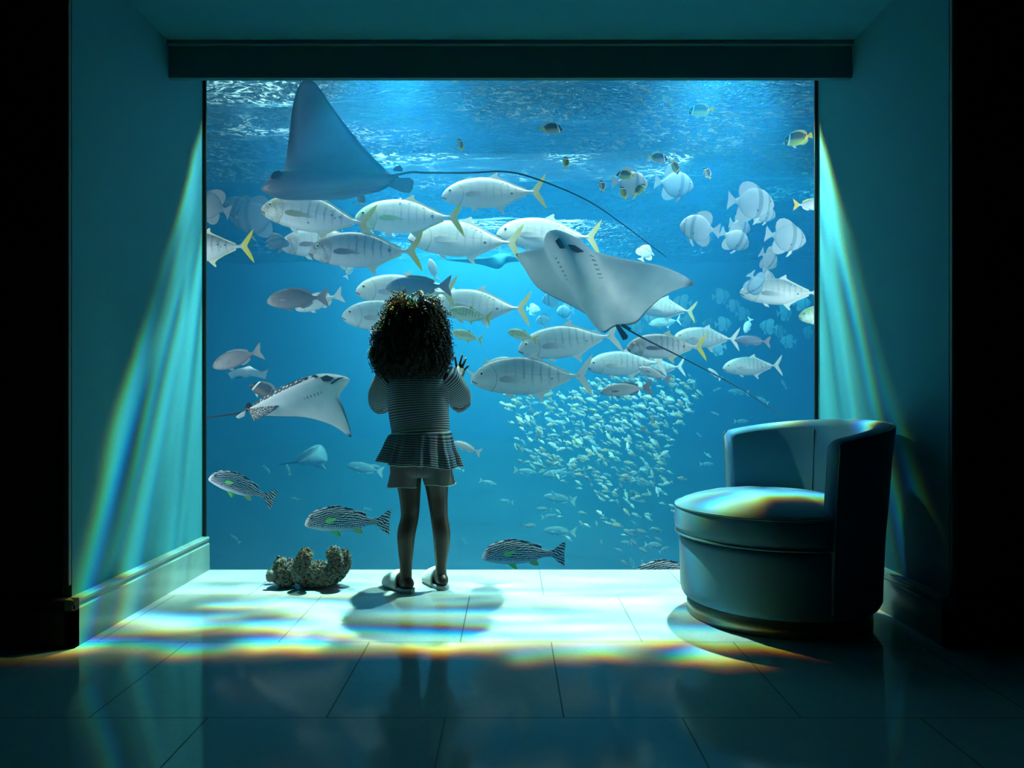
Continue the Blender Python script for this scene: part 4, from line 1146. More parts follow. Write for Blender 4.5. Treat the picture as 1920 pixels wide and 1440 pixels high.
TE6 = [(-1, 432, 712, 6.1), (-0.5, 447, 705, 6.1), (-0.1, 460, 708, 6.1), (0.1, 470, 705, 6.1), (0.5, 486, 708, 6.1), (1, 499, 712, 6.1)]
eagle_ray(LE6, TE6, 0.03, [(462, 704, 6.1), (450, 708, 6.1), (440, 709, 6.1)], 'small white ray below the dark chub at the left', SK_BELLY, SK_BELLY, whip_r=0.004)

# ================================================================== ARMCHAIR
CX, CY = 0.975, 2.87
CT = 12.0 * PI / 180          # direction of the middle of the backrest, seen from above
def velvet(name, col, sheen=0.5):
    m = mat(name, col, 0.75, spec=0.15); t = NT(m)
    c = t.coord('Object'); n = t.noise(c, 7, 4, 0.6)
    t.base(t.mix(n, tuple(v * 0.85 for v in col), tuple(v * 1.15 for v in col)))
    m.node_tree.nodes['Principled BSDF'].inputs['Sheen Weight'].default_value = sheen
    m.node_tree.nodes['Principled BSDF'].inputs['Sheen Roughness'].default_value = 0.35
    t.bump(t.noise(c, 420, 3, 0.6), 0.12, 0.002)
    return m
M_VEL = velvet('blue_velvet', (0.065, 0.20, 0.30), 0.22)
M_PIPE = velvet('velvet_piping', (0.07, 0.17, 0.22), 0.3)
M_BRASS = mat('brushed_brass_plinth', (0.30, 0.27, 0.18), 0.32, 0.85)

chair = empty('tub_armchair', (CX, CY, 0))
def lathe_cap(prof, seg=72, theta0=0.0, theta1=2 * PI, rad=lambda a: 1.0):
    """prof (r, z) from bottom centre to top centre"""
    V = []; n = len(prof)
    for r, z in prof:
        for k in range(seg):
            a = 2 * PI * k / seg; q = rad(a)
            V.append((r * q * math.cos(a), r * q * math.sin(a), z))
    return V, grid_faces(seg, n, True)
def rounded(prof, n):
    return [tuple(p) for p in smooth_curve(prof, n)]
# base drum, its lower edge rounded in
V, Fc = lathe_cap([(0.001, 0.056), (0.25, 0.056), (0.315, 0.058), (0.333, 0.066), (0.343, 0.082), (0.346, 0.105), (0.347, 0.16), (0.348, 0.22), (0.349, 0.268), (0.345, 0.280), (0.33, 0.285), (0.001, 0.285)])
mesh('base', V, Fc, M_VEL, chair)
V, Fc = lathe_cap([(0.001, 0.0), (0.318, 0.0), (0.322, 0.004), (0.322, 0.058), (0.30, 0.06), (0.001, 0.06)], 72)
o = mesh('plinth', V, Fc, M_BRASS, chair)
# seat cushion: fills the tub and bulges over the front
def cush_r(a):
    # distance of the cushion edge: inside the shell at the back, proud of the base at the front
    d = (a - CT + PI) % (2 * PI) - PI
    back = 0.5 * (1 + math.tanh((math.radians(86) - abs(d)) / 0.10))
    return 0.366 * (1 - back) + 0.292 * back
prof = [(0.02, 0.288), (0.80, 0.288), (0.93, 0.291), (0.985, 0.302), (1.0, 0.325), (1.003, 0.350), (0.998, 0.375), (0.985, 0.392), (0.97, 0.400), (0.93, 0.409), (0.85, 0.420), (0.7, 0.434), (0.5, 0.445), (0.25, 0.450), (0.002, 0.451)]
V, Fc = lathe_cap(prof, 96, rad=cush_r)
cu = mesh('seat_cushion', V, Fc, M_VEL, chair)
def ring_pts(rr, z, n=96): return [(rr * cush_r(2 * PI * k / n) * math.cos(2 * PI * k / n), rr * cush_r(2 * PI * k / n) * math.sin(2 * PI * k / n), z) for k in range(n)]
def closed_tube(P, r, seg=8):
    n = len(P); V = []; P = [Vector(p) for p in P]
    for i in range(n):
        d = (P[(i + 1) % n] - P[i - 1]).normalized(); x, y = frame(d)
        for k in range(seg):
            a = 2 * PI * k / seg; V.append(P[i] + x * math.cos(a) * r + y * math.sin(a) * r)
    Fc = []
    for i in range(n):
        for k in range(seg):
            a = i * seg + k; b = i * seg + (k + 1) % seg; j = (i + 1) % n
            Fc.append((a, b, j * seg + (k + 1) % seg, j * seg + k))
    return V, Fc
mesh('piping', *closed_tube(ring_pts(0.990, 0.394), 0.0042), M_PIPE, cu)
mesh('piping', *closed_tube(ring_pts(0.990, 0.297), 0.0042), M_PIPE, cu)
# wrap-around backrest shell
def shell():
    na = 72; V = []; half = math.radians(92)
    prof_t = []
    for i in range(na):
        s = -1 + 2 * i / (na - 1); a = CT + s * half
        top = 0.648 + 0.052 * (1 - abs(s) ** 2.2)
        ro0, ro1 = 0.352, 0.392            # outer radius bottom -> top
        ri0, ri1 = 0.292, 0.318
        pts = [(0.300, 0.066), (0.325, 0.058), (0.343, 0.066), (ro0, 0.085), (ro0 + 0.002, 0.16), (ro0 + 0.008, 0.30), (ro0 + 0.020, 0.45), (ro1 - 0.010, top - 0.10), (ro1 - 0.002, top - 0.035), (ro1, top - 0.014), (ro1 - 0.006, top - 0.003), (ro1 - 0.018, top + 0.004),
               ((ro1 + ri1) / 2, top + 0.007), (ri1 + 0.020, top + 0.003), (ri1 + 0.006, top - 0.006), (ri1, top - 0.022), (ri1 - 0.004, top - 0.08), (ri0 + 0.008, 0.45), (ri0, 0.36), (ri0 - 0.002, 0.25), (ri0, 0.08)]
        # ends pinch in slightly so the front edges are rounded
        q = min(1.0, (1 - abs(s)) * 26); pin = 0.010 * (1 - q) ** 2
        cr = 0.333
        for r, z in pts:
            r2 = r - (r - cr) * pin * 16
            V.append((r2 * math.cos(a), r2 * math.sin(a), z - pin * (1 if z > 0.5 else 0)))
    n = len(pts); Fc = []
    for i in range(na - 1):
        for k in range(n):
            a = i * n + k; b = i * n + (k + 1) % n
            Fc.append((a, a + n, b + n, b))
    Fc.append(tuple(range(n))); Fc.append(tuple((na - 1) * n + k for k in range(n - 1, -1, -1)))
    return V, Fc
bk = mesh('backrest', *shell(), M_VEL, chair)
half = math.radians(92)
def edge_line(rf, zf, s0, s1, n=60):
    out = []
    for i in range(n):
        s = s0 + (s1 - s0) * i / (n - 1); a = CT + s * half; top = 0.648 + 0.052 * (1 - abs(s) ** 2.2)
        out.append((rf * math.cos(a), rf * math.sin(a), top + zf))
    return out
mesh('piping', *tube_vf(edge_line(0.389, -0.004, -0.985, 0.985), 0.0042, 8), M_PIPE, bk)
for s in (-0.992, 0.992):
    a = CT + s * half; L_ = []
    for z in np.linspace(0.09, 0.643, 24):
        r = float(np.interp(z, [0.085, 0.16, 0.30, 0.45, 0.55, 0.62, 0.643], [0.352, 0.354, 0.360, 0.372, 0.382, 0.390, 0.388]))
        L_.append((r * math.cos(a), r * math.sin(a), z))
    mesh('piping', *tube_vf(L_, 0.0042, 8), M_PIPE, bk)
for s in (-0.36, 0.36):      # stitched seams down the inside of the back
    a = CT + s * half; L_ = []
    for z in np.linspace(0.43, 0.665, 16):
        r = float(np.interp(z, [0.36, 0.45, 0.60, 0.69], [0.292, 0.300, 0.3135, 0.3165])) - 0.0008
        L_.append((r * math.cos(a), r * math.sin(a), z))
    mesh('seam', *tube_vf(L_, 0.0022, 6), M_PIPE, bk)
tag(chair, 'rounded dark teal-blue velvet tub armchair at the right of the alcove', 'armchair')

# ================================================================== TEDDY BEAR
def fleece_mat(name, a, b):
    m = mat(name, a, 0.95, spec=0.05); t = NT(m); c = t.coord('Object')
    t.base(t.mix(t.ss(t.noise(c, 75, 4, 0.7), 0.36, 0.64), a, b)); return m
M_FUR = fleece_mat('curly_brown_fleece', (0.05, 0.048, 0.042), (0.34, 0.33, 0.28))
def fleece(name, base_VF, parent, n_tuft, length, seed, mt=None):
    """solid stuffed shape covered with short bent tufts"""
    V, Fc = base_VF
    bm = bmesh.new()
    vs = [bm.verts.new(v) for v in V]
    for f in Fc:
        try: bm.faces.new([vs[i] for i in f])
        except ValueError: pass
    bmesh.ops.recalc_face_normals(bm, faces=bm.faces); bmesh.ops.triangulate(bm, faces=bm.faces)
    tri = [(f.verts[0].co.copy(), f.verts[1].co.copy(), f.verts[2].co.copy(), f.normal.copy(), f.calc_area()) for f in bm.faces]
    mb = MB(); mb.add([v.co.copy() for v in bm.verts], [tuple(v.index for v in f.verts) for f in (bm.verts.index_update() or bm.faces)])
    bm.free()
    r = random.Random(seed)
    W = [t_[4] for t_ in tri]
    for t_ in r.choices(tri, weights=W, k=n_tuft):
        u, v = r.random(), r.random()
        if u + v > 1: u, v = 1 - u, 1 - v
        p = t_[0] + (t_[1] - t_[0]) * u + (t_[2] - t_[0]) * v
        nn = (t_[3] + Vector((r.gauss(0, .45), r.gauss(0, .45), r.gauss(0, .45)))).normalized()
        x, y = frame(nn); L = length * r.uniform(0.6, 1.2); wd = length * 0.22
        bend = (x * r.uniform(-1, 1) + y * r.uniform(-1, 1)) * L * 0.6
        q1 = p + nn * L * 0.6 + bend * 0.35; q2 = p + nn * L * 0.8 + bend
        rg = [(x * math.cos(k * 2.094) + y * math.sin(k * 2.094)) * wd for k in range(3)]
        mb.add([p + g - nn * 0.001 for g in rg] + [q1 + g * 0.8 for g in rg] + [q2], [(0, 1, 4, 3), (1, 2, 5, 4), (2, 0, 3, 5), (3, 4, 6), (4, 5, 6), (5, 3, 6)])
    return mesh(name, mb.V, mb.F, mt or M_FUR, parent, smooth=False)

TD = 3.27
tb0 = at(572, 1099, TD); tb0.z = 0.0
bear = empty('teddy_bear', tb0)
def tp(px, py, dd=0.0): return at(px, py, TD + dd) - tb0
def blob(P, R, seg=14, n=22):
    C = smooth_curve([(*p, r) for p, r in zip(P, R)], n)
    V, Fc = tube_vf([c[:3] for c in C], [max(0.002, c[3]) for c in C], seg); return V, Fc
# head lies to the left, muzzle towards the ceiling
V, Fc = ball(tp(536, 1074, 0.0), 0.053, 1.0, 1.0, 0.95, 24, 16)
hd = fleece('head', (V, Fc), bear, 2600, 0.013, 1)
V, Fc = ball(tp(526, 1054, -0.012), 0.025, 1, 0.95, 0.75, 16, 10); fleece('muzzle', (V, Fc), hd, 500, 0.006, 2)
V, Fc = ball(tp(508, 1080, -0.042), 0.023, 0.75, 0.5, 1.0, 16, 10); fleece('ear', (V, Fc), hd, 420, 0.007, 3, fleece_mat('grey_blue_fleece', (0.22, 0.24, 0.24), (0.38, 0.40, 0.38)))
V, Fc = ball(tp(509, 1076, 0.045), 0.023, 0.75, 0.5, 1.0, 16, 10); fleece('ear', (V, Fc), hd, 420, 0.007, 4)
V, Fc = ball(tp(522, 1044, -0.018), 0.007, 1.2, 1, 0.7); mesh('nose', V, Fc, mat('black_thread', (0.01, 0.01, 0.01), 0.4), hd)
for dy in (-0.040, 0.018):
    V, Fc = ball(tp(540, 1051, dy), 0.0045); mesh('eye', V, Fc, bpy.data.materials['black_thread'], hd)
# trunk
V, Fc = blob([tp(560, 1082), tp(566, 1081), tp(584, 1078), tp(602, 1078), tp(618, 1081), tp(626, 1084)], [0.015, 0.036, 0.048, 0.050, 0.040, 0.014])
fleece('torso', (V, Fc), bear, 3200, 0.013, 5)
# near arm stands straight up, its paw leaning to the right; the far one lies lower
V, Fc = blob([tp(560, 1090, -0.052), tp(561, 1080, -0.060), tp(565, 1060, -0.068), tp(571, 1044, -0.070), tp(575, 1035, -0.070), tp(577, 1031, -0.070)], [0.012, 0.024, 0.026, 0.024, 0.021, 0.010])
fleece('arm', (V, Fc), bear, 1500, 0.012, 6)
V, Fc = blob([tp(556, 1074, 0.05), tp(553, 1064, 0.065), tp(550, 1056, 0.08), tp(548, 1050, 0.09)], [0.018, 0.021, 0.018, 0.008])
fleece('arm', (V, Fc), bear, 700, 0.009, 7)
# raised legs with upturned feet
V, Fc = blob([tp(600, 1086, -0.030), tp(610, 1082, -0.040), tp(622, 1072, -0.048), tp(629, 1058, -0.050), tp(628, 1044, -0.050), tp(623, 1034, -0.050), tp(620, 1030, -0.05)], [0.016, 0.029, 0.027, 0.024, 0.024, 0.024, 0.012])
fleece('leg', (V, Fc), bear, 2200, 0.012, 8)
V, Fc = blob([tp(612, 1088, 0.03), tp(628, 1082, 0.03), tp(642, 1070, 0.02), tp(649, 1058, 0.02), tp(648, 1046, 0.02), tp(643, 1037, 0.02), tp(640, 1034, 0.02)], [0.016, 0.022, 0.018, 0.016, 0.017, 0.017, 0.008])
fleece('leg', (V, Fc), bear, 1500, 0.011, 9)
tag(bear, 'brown curly teddy bear lying on its back on the floor by the window', 'teddy bear')

# ================================================================== GIRL
gb = at(788, 1108, 3.22); gb.z = 0.0
girl = empty('girl', gb)
def gp(px, py, d=3.22): return at(px, py, d) - gb
def gz(px, d, z): p = at(px, 740, d) - gb; p.z = z; return p
M_SKIN = mat('dark_brown_skin', (0.042, 0.024, 0.018), 0.42, spec=0.35)
NT(M_SKIN).bump(NT(M_SKIN).noise(NT(M_SKIN).coord('Object'), 300, 2), 0.08, 0.001)

def limb(mb, P, R, seg=14, n=26, flat=1.0, up=None):
    C = smooth_curve([(*p, r) for p, r in zip(P, R)], n)
    mb.add(*tube_vf([c[:3] for c in C], [max(0.0015, c[3]) for c in C], seg, flat=flat, up=up))
body = MB()
# trunk
def trunk_part(mb, secs, n=30, seg=28):
    C = smooth_curve(secs, n); V = []
    for (x, y, z, rx, ry) in C:
        for k in range(seg):
            a = 2 * PI * k / seg; V.append((x + rx * math.cos(a), y + ry * math.sin(a), z))
    Fc = grid_faces(seg, n, True); Fc.append(tuple(range(seg - 1, -1, -1))); Fc.append(tuple((n - 1) * seg + k for k in range(seg)))
    mb.add(V, Fc)
def sec(px, py, d, rx, ry):
    p = gp(px, py, d); return (p.x, p.y, p.z, rx, ry)
trunk_part(body, [sec(792, 882, 3.22, 0.05, 0.045), sec(792, 868, 3.22, 0.098, 0.072), sec(791, 840, 3.22, 0.105, 0.075), sec(789, 800, 3.225, 0.092, 0.064), sec(786, 750, 3.235, 0.095, 0.066), sec(784, 715, 3.245, 0.100, 0.064), sec(783, 697, 3.25, 0.085, 0.050), sec(782, 688, 3.25, 0.045, 0.038)])
limb(body, [gp(782, 700, 3.25), gp(781, 680, 3.255), gp(780, 662, 3.265)], [0.036, 0.032, 0.034])
# head: skull, jaw, nose, lips and ears; she looks straight into the water
hc = gp(778, 632, 3.285)
V, Fc = ball(hc + Vector((0, 0, 0.012)), 0.082, 0.93, 1.08, 1.0, 28, 18); body.add(V, Fc)
V, Fc = ball(hc + Vector((0, 0.028, -0.040)), 0.056, 0.95, 1.0, 1.05, 22, 14); body.add(V, Fc)
limb(body, [hc + Vector((0, 0.084, 0.010)), hc + Vector((0, 0.093, -0.006)), hc + Vector((0, 0.098, -0.022)), hc + Vector((0, 0.086, -0.028))], [0.005, 0.008, 0.011, 0.007], n=10)
for s in (-1, 1):
    V, Fc = ball(hc + Vector((s * 0.006, 0.089, -0.026)), 0.008); body.add(V, Fc)
    V, Fc = ball(hc + Vector((s * 0.078, 0.0, -0.008)), 0.020, 0.35, 0.7, 1.0); body.add(V, Fc)
    V, Fc = ball(hc + Vector((s * 0.032, 0.070, -0.014)), 0.024, 1, 0.9, 0.9); body.add(V, Fc)
limb(body, [hc + Vector((-0.018, 0.080, -0.047)), hc + Vector((0, 0.088, -0.046)), hc + Vector((0.018, 0.080, -0.047))], [0.004, 0.0075, 0.004], n=10)
# legs
fl, fr = gz(755, 3.185, 0.0), gz(824, 3.245, 0.0)
limb(body, [gp(768, 868), gp(766, 895), gp(768, 925, 3.215), gp(769, 950, 3.21), gp(768, 972, 3.205), gp(762, 1000, 3.19), gp(761, 1030, 3.19), gp(761, 1060, 3.19), gp(761, 1085, 3.19), gp(761, 1098, 3.19)],
     [0.058, 0.054, 0.045, 0.040, 0.037, 0.0375, 0.032, 0.026, 0.0245, 0.026], n=44, seg=18)
limb(body, [gp(816, 868), gp(818, 895), gp(820, 925, 3.225), gp(822, 950, 3.225), gp(824, 972, 3.225), gp(828, 1000, 3.22), gp(828, 1030, 3.23), gp(827, 1058, 3.24), gp(827, 1080, 3.245), gp(827, 1092, 3.245)],
     [0.058, 0.053, 0.044, 0.039, 0.036, 0.0365, 0.031, 0.024, 0.023, 0.025], n=44, seg=18)
# feet: heel, instep and toes, each pointing out to the left and away
def foot(mb, ax, ay, dirx, diry, L=0.165):
    d = Vector((dirx, diry, 0)).normalized(); pr = Vector((-d.y, d.x, 0)); h = Vector((ax, ay, 0)) - d * 0.035
    C = smooth_curve([(-0.010, 0.032, 0.003, 0.004), (-0.006, 0.033, 0.013, 0.013), (0.002, 0.035, 0.020, 0.019), (0.015, 0.038, 0.024, 0.024), (0.05, 0.046, 0.026, 0.030), (0.09, 0.038, 0.030, 0.022), (0.125, 0.030, 0.033, 0.014), (0.150, 0.026, 0.030, 0.010), (0.163, 0.025, 0.018, 0.006)], 20)
    V = []
    for s, z, wdt, hgt in C:
        for k in range(16):
            a = 2 * PI * k / 16; V.append(h + d * s + pr * (wdt * math.cos(a)) + Vector((0, 0, z + hgt * math.sin(a))))
    Fc = grid_faces(16, 20, True); Fc.append(tuple(range(15, -1, -1))); Fc.append(tuple(19 * 16 + k for k in range(16)))
    mb.add(V, Fc)
    for k, (o_, tl) in enumerate(((-0.021, 0.020), (-0.008, 0.020), (0.002, 0.018), (0.012, 0.015), (0.021, 0.012))):
        b = h + d * (0.150 - abs(o_) * 0.3) + pr * o_
        limb(mb, [b + Vector((0, 0, 0.025)), b + d * tl * 0.6 + Vector((0, 0, 0.024)), b + d * tl + Vector((0, 0, 0.020))], [0.008 if k else 0.010, 0.008 if k else 0.010, 0.004], n=8, seg=8)
    return h, d, pr
la, ra = gp(761, 1098, 3.19), gp(827, 1092, 3.245)
foot(body, la.x, la.y, -0.60, 0.80); foot(body, ra.x, ra.y, -0.42, 0.91)
# arms and hands; both palms rest against the pane
def hand(mb, wrist, palm, tips, bases, thumb, rf=0.0056):
    up = (palm - wrist).normalized()
    knuck = sum((Vector(b) for b in bases), Vector()) / 4
    limb(mb, [wrist, wrist.lerp(palm, 0.5), palm, knuck], [0.017, 0.022, 0.027, 0.024], n=14, seg=14, flat=0.42, up=(0, 1, 0)) if False else None
    # palm: a flattened box-like loft, broad at the knuckles
    side = (Vector(bases[3]) - Vector(bases[0])); side.normalize()
    V = []
    C = smooth_curve([(0.0, 0.015, 0.013), (0.3, 0.019, 0.012), (0.65, 0.024, 0.011), (0.95, 0.026, 0.0095), (1.08, 0.022, 0.0065)], 14)
    nrm = side.cross(up).normalized()
    for s, a_, b_ in C:
        c0 = wrist.lerp(knuck, s)
        for k in range(16):
            an = 2 * PI * k / 16; V.append(c0 + side * (a_ * math.cos(an)) + nrm * (b_ * math.sin(an)))
    Fc = grid_faces(16, 14, True); Fc.append(tuple(range(15, -1, -1))); Fc.append(tuple(13 * 16 + k for k in range(16)))
    mb.add(V, Fc)
    for i, (b, tpt) in enumerate(zip(bases, tips)):
        b = Vector(b); tpt = Vector(tpt); r0 = rf * (0.88 if i == 3 else 1.0)
        b0 = b.lerp(wrist, 0.22)
        m1 = b.lerp(tpt, 0.42) - Vector((0, 0.0035, 0)); m2 = b.lerp(tpt, 0.74) - Vector((0, 0.003, 0))
        limb(mb, [b0, b, m1, m2, tpt.lerp(m2, 0.12), tpt], [r0 * 1.1, r0 * 1.1, r0 * 1.04, r0 * 0.98, r0 * 0.86, r0 * 0.45], n=22, seg=10)
    tb, tt = thumb
    limb(mb, [wrist.lerp(Vector(tb), 0.5), Vector(tb), Vector(tb).lerp(Vector(tt), 0.5) - Vector((0, 0.004, 0)), Vector(tt)], [0.011, 0.0085, 0.0072, 0.004], n=16, seg=10)
# right arm
sh = gp(833, 704, 3.25); el = gp(866, 752, 3.36); wr = gp(861, 712, 3.515)
limb(body, [gp(815, 700, 3.25), sh, gp(852, 728, 3.30), el], [0.034, 0.034, 0.029, 0.026], n=20)
limb(body, [gp(862, 746, 3.345), el, gp(866, 735, 3.44), wr, gp(861, 704, 3.535)], [0.022, 0.026, 0.023, 0.0165, 0.0155], n=24)
DH = 3.556
hand(body, gp(861, 708, 3.53), gp(862, 696, DH),
     [gp(853, 667, 3.572), gp(867, 664, 3.573), gp(874, 671, 3.572), gp(880, 684, 3.570)],
     [gp(856, 689, 3.562), gp(861, 688, 3.563), gp(866, 691, 3.562), gp(869, 696, 3.560)], (gp(852, 703, 3.552), gp(844, 690, 3.568)))
# left arm, its hand stays hidden in front of her
sh = gp(735, 704, 3.25); el = gp(706, 752, 3.36); wr = gp(738, 722, 3.515)
limb(body, [gp(752, 700, 3.25), sh, gp(718, 728, 3.30), el], [0.034, 0.034, 0.029, 0.026], n=20)
limb(body, [gp(710, 746, 3.345), el, gp(716, 742, 3.42), wr, gp(741, 714, 3.535)], [0.022, 0.026, 0.023, 0.0165, 0.0155], n=24)
hand(body, gp(740, 717, 3.53), gp(744, 704, DH),
     [gp(760, 679, 3.572), gp(752, 674, 3.573), gp(744, 675, 3.572), gp(736, 683, 3.570)],
     [gp(752, 699, 3.562), gp(748, 697, 3.563), gp(743, 698, 3.562), gp(739, 701, 3.560)], (gp(752, 713, 3.552), gp(762, 706, 3.568)))
bo = mesh('body', body.V, body.F, M_SKIN, girl)
rm = bo.modifiers.new('remesh', 'REMESH'); rm.mode = 'VOXEL'; rm.voxel_size = 0.0030; rm.use_smooth_shade = True
sm = bo.modifiers.new('smooth', 'SMOOTH'); sm.factor = 0.5; sm.iterations = 4
# eyes
M_EYEW = mat('eye_white', (0.7, 0.7, 0.68), 0.2); M_IRIS = mat('dark_iris', (0.02, 0.012, 0.008), 0.15)
for s in (-1, 1):
    V, Fc = ball(hc + Vector((s * 0.030, 0.082, 0.004)), 0.012, 1.1, 0.7, 0.75); e = mesh('eye', V, Fc, M_EYEW, girl)
    V, Fc = ball(hc + Vector((s * 0.030, 0.0885, 0.004)), 0.0050, 1, 0.5, 1); mesh('iris', V, Fc, M_IRIS, e)

# ---- clothes
def gingham(name, sy=0.0091, sx=0.0042, dark=(0.022, 0.030, 0.048), light=(0.42, 0.50, 0.58), kv=0.5):
    """fine horizontal stripes crossed by thin lengthwise ribs; uv is in metres on the cloth"""
    m = mat(name, dark, 0.85, spec=0.1); t = NT(m)
    uvn = t.n('UVMap'); uvn.uv_map = 'UVMap'
    u, v, _ = t.xyz(uvn.outputs[0])
    nz = t.noise(t.coord('Object'), 14, 3)
    fv = t.math('FRACT', t.math('DIVIDE', t.math('ADD', v, t.math('MULTIPLY', nz, 0.0015)), sy))
    h = t.ss(t.math('ABSOLUTE', t.math('SUBTRACT', fv, 0.5)), 0.30, 0.18)
    fu = t.math('FRACT', t.math('DIVIDE', u, sx))
    r = t.ss(t.math('ABSOLUTE', t.math('SUBTRACT', fu, 0.5)), 0.34, 0.20)
    mid = tuple(a * 0.72 + b * 0.28 for a, b in zip(dark, light))
    col = t.mix(h, dark, mid)
    col = t.mix(t.math('MULTIPLY', t.math('MULTIPLY', h, r), 0.75), col, light)
    col = t.mix(t.math('MULTIPLY', t.math('SUBTRACT', 1.0, h), t.math('MULTIPLY', r, 0.10)), col, light)
    t.base(col); t.bump(t.math('ADD', h, r), 0.25, 0.0006)
    return m
M_SHIRT = gingham('striped_cotton')
M_HEM = mat('pale_hem_stitch', (0.55, 0.62, 0.64), 0.8)

def loft(name, secs, m, parent, seg=72, n=40, fold=None, closed=True, thickness=0.0022, perim=None):
    """secs: (center xyz, rx, ry) rows; fold(a, s) -> radius factor; uv in metres"""
    C = smooth_curve([(*c, rx, ry) for c, rx, ry in secs], n)
    P = [Vector(c[:3]) for c in C]; V = []; UV = []; ln = 0
    for i in range(n):
        d = (P[min(i + 1, n - 1)] - P[max(i - 1, 0)]).normalized()
        if i: ln += (P[i] - P[i - 1]).length
        if abs(d.z) > 0.6: X = (Vector((1, 0, 0)) - d * d.x).normalized()
        else: X = (Vector((0, 1, 0)) - d * d.y).normalized()
        Yv = d.cross(X)
        rx, ry = C[i][3], C[i][4]
        pr = (perim or 2 * PI * max(rx, ry) * 0.9)
        for k in range(seg + 1):
            a = 2 * PI * k / seg; q = fold(a, i / (n - 1)) if fold else (1.0, 0.0)
            V.append(P[i] + X * (rx * q[0] * math.cos(a)) + Yv * (ry * q[0] * math.sin(a)) + d * q[1])
            UV.append((pr * k / seg, ln))
    Fc = grid_faces(seg + 1, n)
    o = mesh(name, V, Fc, m, parent, uv=UV)
    if thickness:
        so = o.modifiers.new('solid', 'SOLIDIFY'); so.thickness = thickness; so.offset = 1
    return o, V

def rim(name, V, idx, r, m, parent):
    P = [V[i] for i in idx]
    mesh(name, *closed_tube(P, r, 6), m, parent)
SEG = 96
def cloth_fold(amp, k, ph):
    def f(a, s):
        w = amp * (0.3 + 0.7 * s)
        return (1 + w * (0.5 * math.sin(k * a + ph) + 0.5 * math.sin((k + 3) * a + ph * 2.1 + 2 * s)), 0.0)
    return f
shirt, Vs = loft('shirt', [(gp(782, 690, 3.25), 0.050, 0.045), (gp(783, 696, 3.25), 0.085, 0.060), (gp(784, 712, 3.245), 0.116, 0.074), (gp(784, 735, 3.24), 0.124, 0.080), (gp(785, 770, 3.23), 0.121, 0.080), (gp(788, 798, 3.225), 0.118, 0.080), (gp(789, 814, 3.22), 0.1165, 0.080), (gp(789, 828, 3.22), 0.114, 0.078)],
                 M_SHIRT, girl, SEG, 46, lambda a, s: (1 + 0.030 * math.sin(PI * min(1, s * 1.25)) * (0.5 * math.sin(5 * a + 0.7) + 0.5 * math.sin(8 * a + 1.5 + 2 * s)), 0.0), perim=0.66)
# gathered waist frill: pleats deepen towards the hem
rr = random.Random(4)
phs = [rr.uniform(0, 6.28) for _ in range(4)]
def pleat(a, s):
    w = 0.002 + 0.115 * s
    v = math.sin(17 * a + phs[0]) * 0.55 + math.sin(26 * a + phs[1]) * 0.35 + math.sin(9 * a + phs[2]) * 0.45
    return (1 + w * v, -0.004 * s * math.sin(5 * a + phs[3]))
frill, Vf = loft('frill', [(gp(789, 811, 3.22), 0.1195, 0.083), (gp(789, 820, 3.22), 0.128, 0.092), (gp(787, 840, 3.22), 0.143, 0.104), (gp(786, 856, 3.22), 0.156, 0.114), (gp(785, 870, 3.22), 0.165, 0.122)],
                 M_SHIRT, shirt, 160, 18, pleat, perim=1.05)
rim('hem', Vf, [17 * 161 + k for k in range(160)], 0.0022, M_HEM, frill)
rim('seam', Vf, [0 * 161 + k for k in range(160)], 0.0034, M_HEM, frill)
# sleeves: loose, bunched at the elbow
sl, Vl = loft('sleeve', [(gp(818, 696, 3.25), 0.046, 0.050), (gp(834, 706, 3.255), 0.052, 0.050), (gp(848, 724, 3.29), 0.054, 0.048), (gp(859, 742, 3.335), 0.052, 0.046), (gp(862, 752, 3.37), 0.046, 0.044), (gp(861, 748, 3.42), 0.040, 0.042), (gp(861, 738, 3.455), 0.034, 0.036)],
              M_SHIRT, shirt, 56, 34, cloth_fold(0.07, 4, 1.9), perim=0.26)
rim('cuff', Vl, [33 * 57 + k for k in range(56)], 0.003, M_HEM, sl)
sl, Vl = loft('sleeve', [(gp(750, 696, 3.25), 0.046, 0.050), (gp(734, 706, 3.255), 0.052, 0.050), (gp(722, 724, 3.29), 0.054, 0.048), (gp(713, 744, 3.335), 0.050, 0.046), (gp(713, 756, 3.37), 0.044, 0.044), (gp(720, 752, 3.42), 0.038, 0.040), (gp(727, 743, 3.455), 0.032, 0.036)],
              M_SHIRT, shirt, 56, 34, cloth_fold(0.07, 4, 0.4), perim=0.26)
rim('cuff', Vl, [33 * 57 + k for k in range(56)], 0.003, M_HEM, sl)
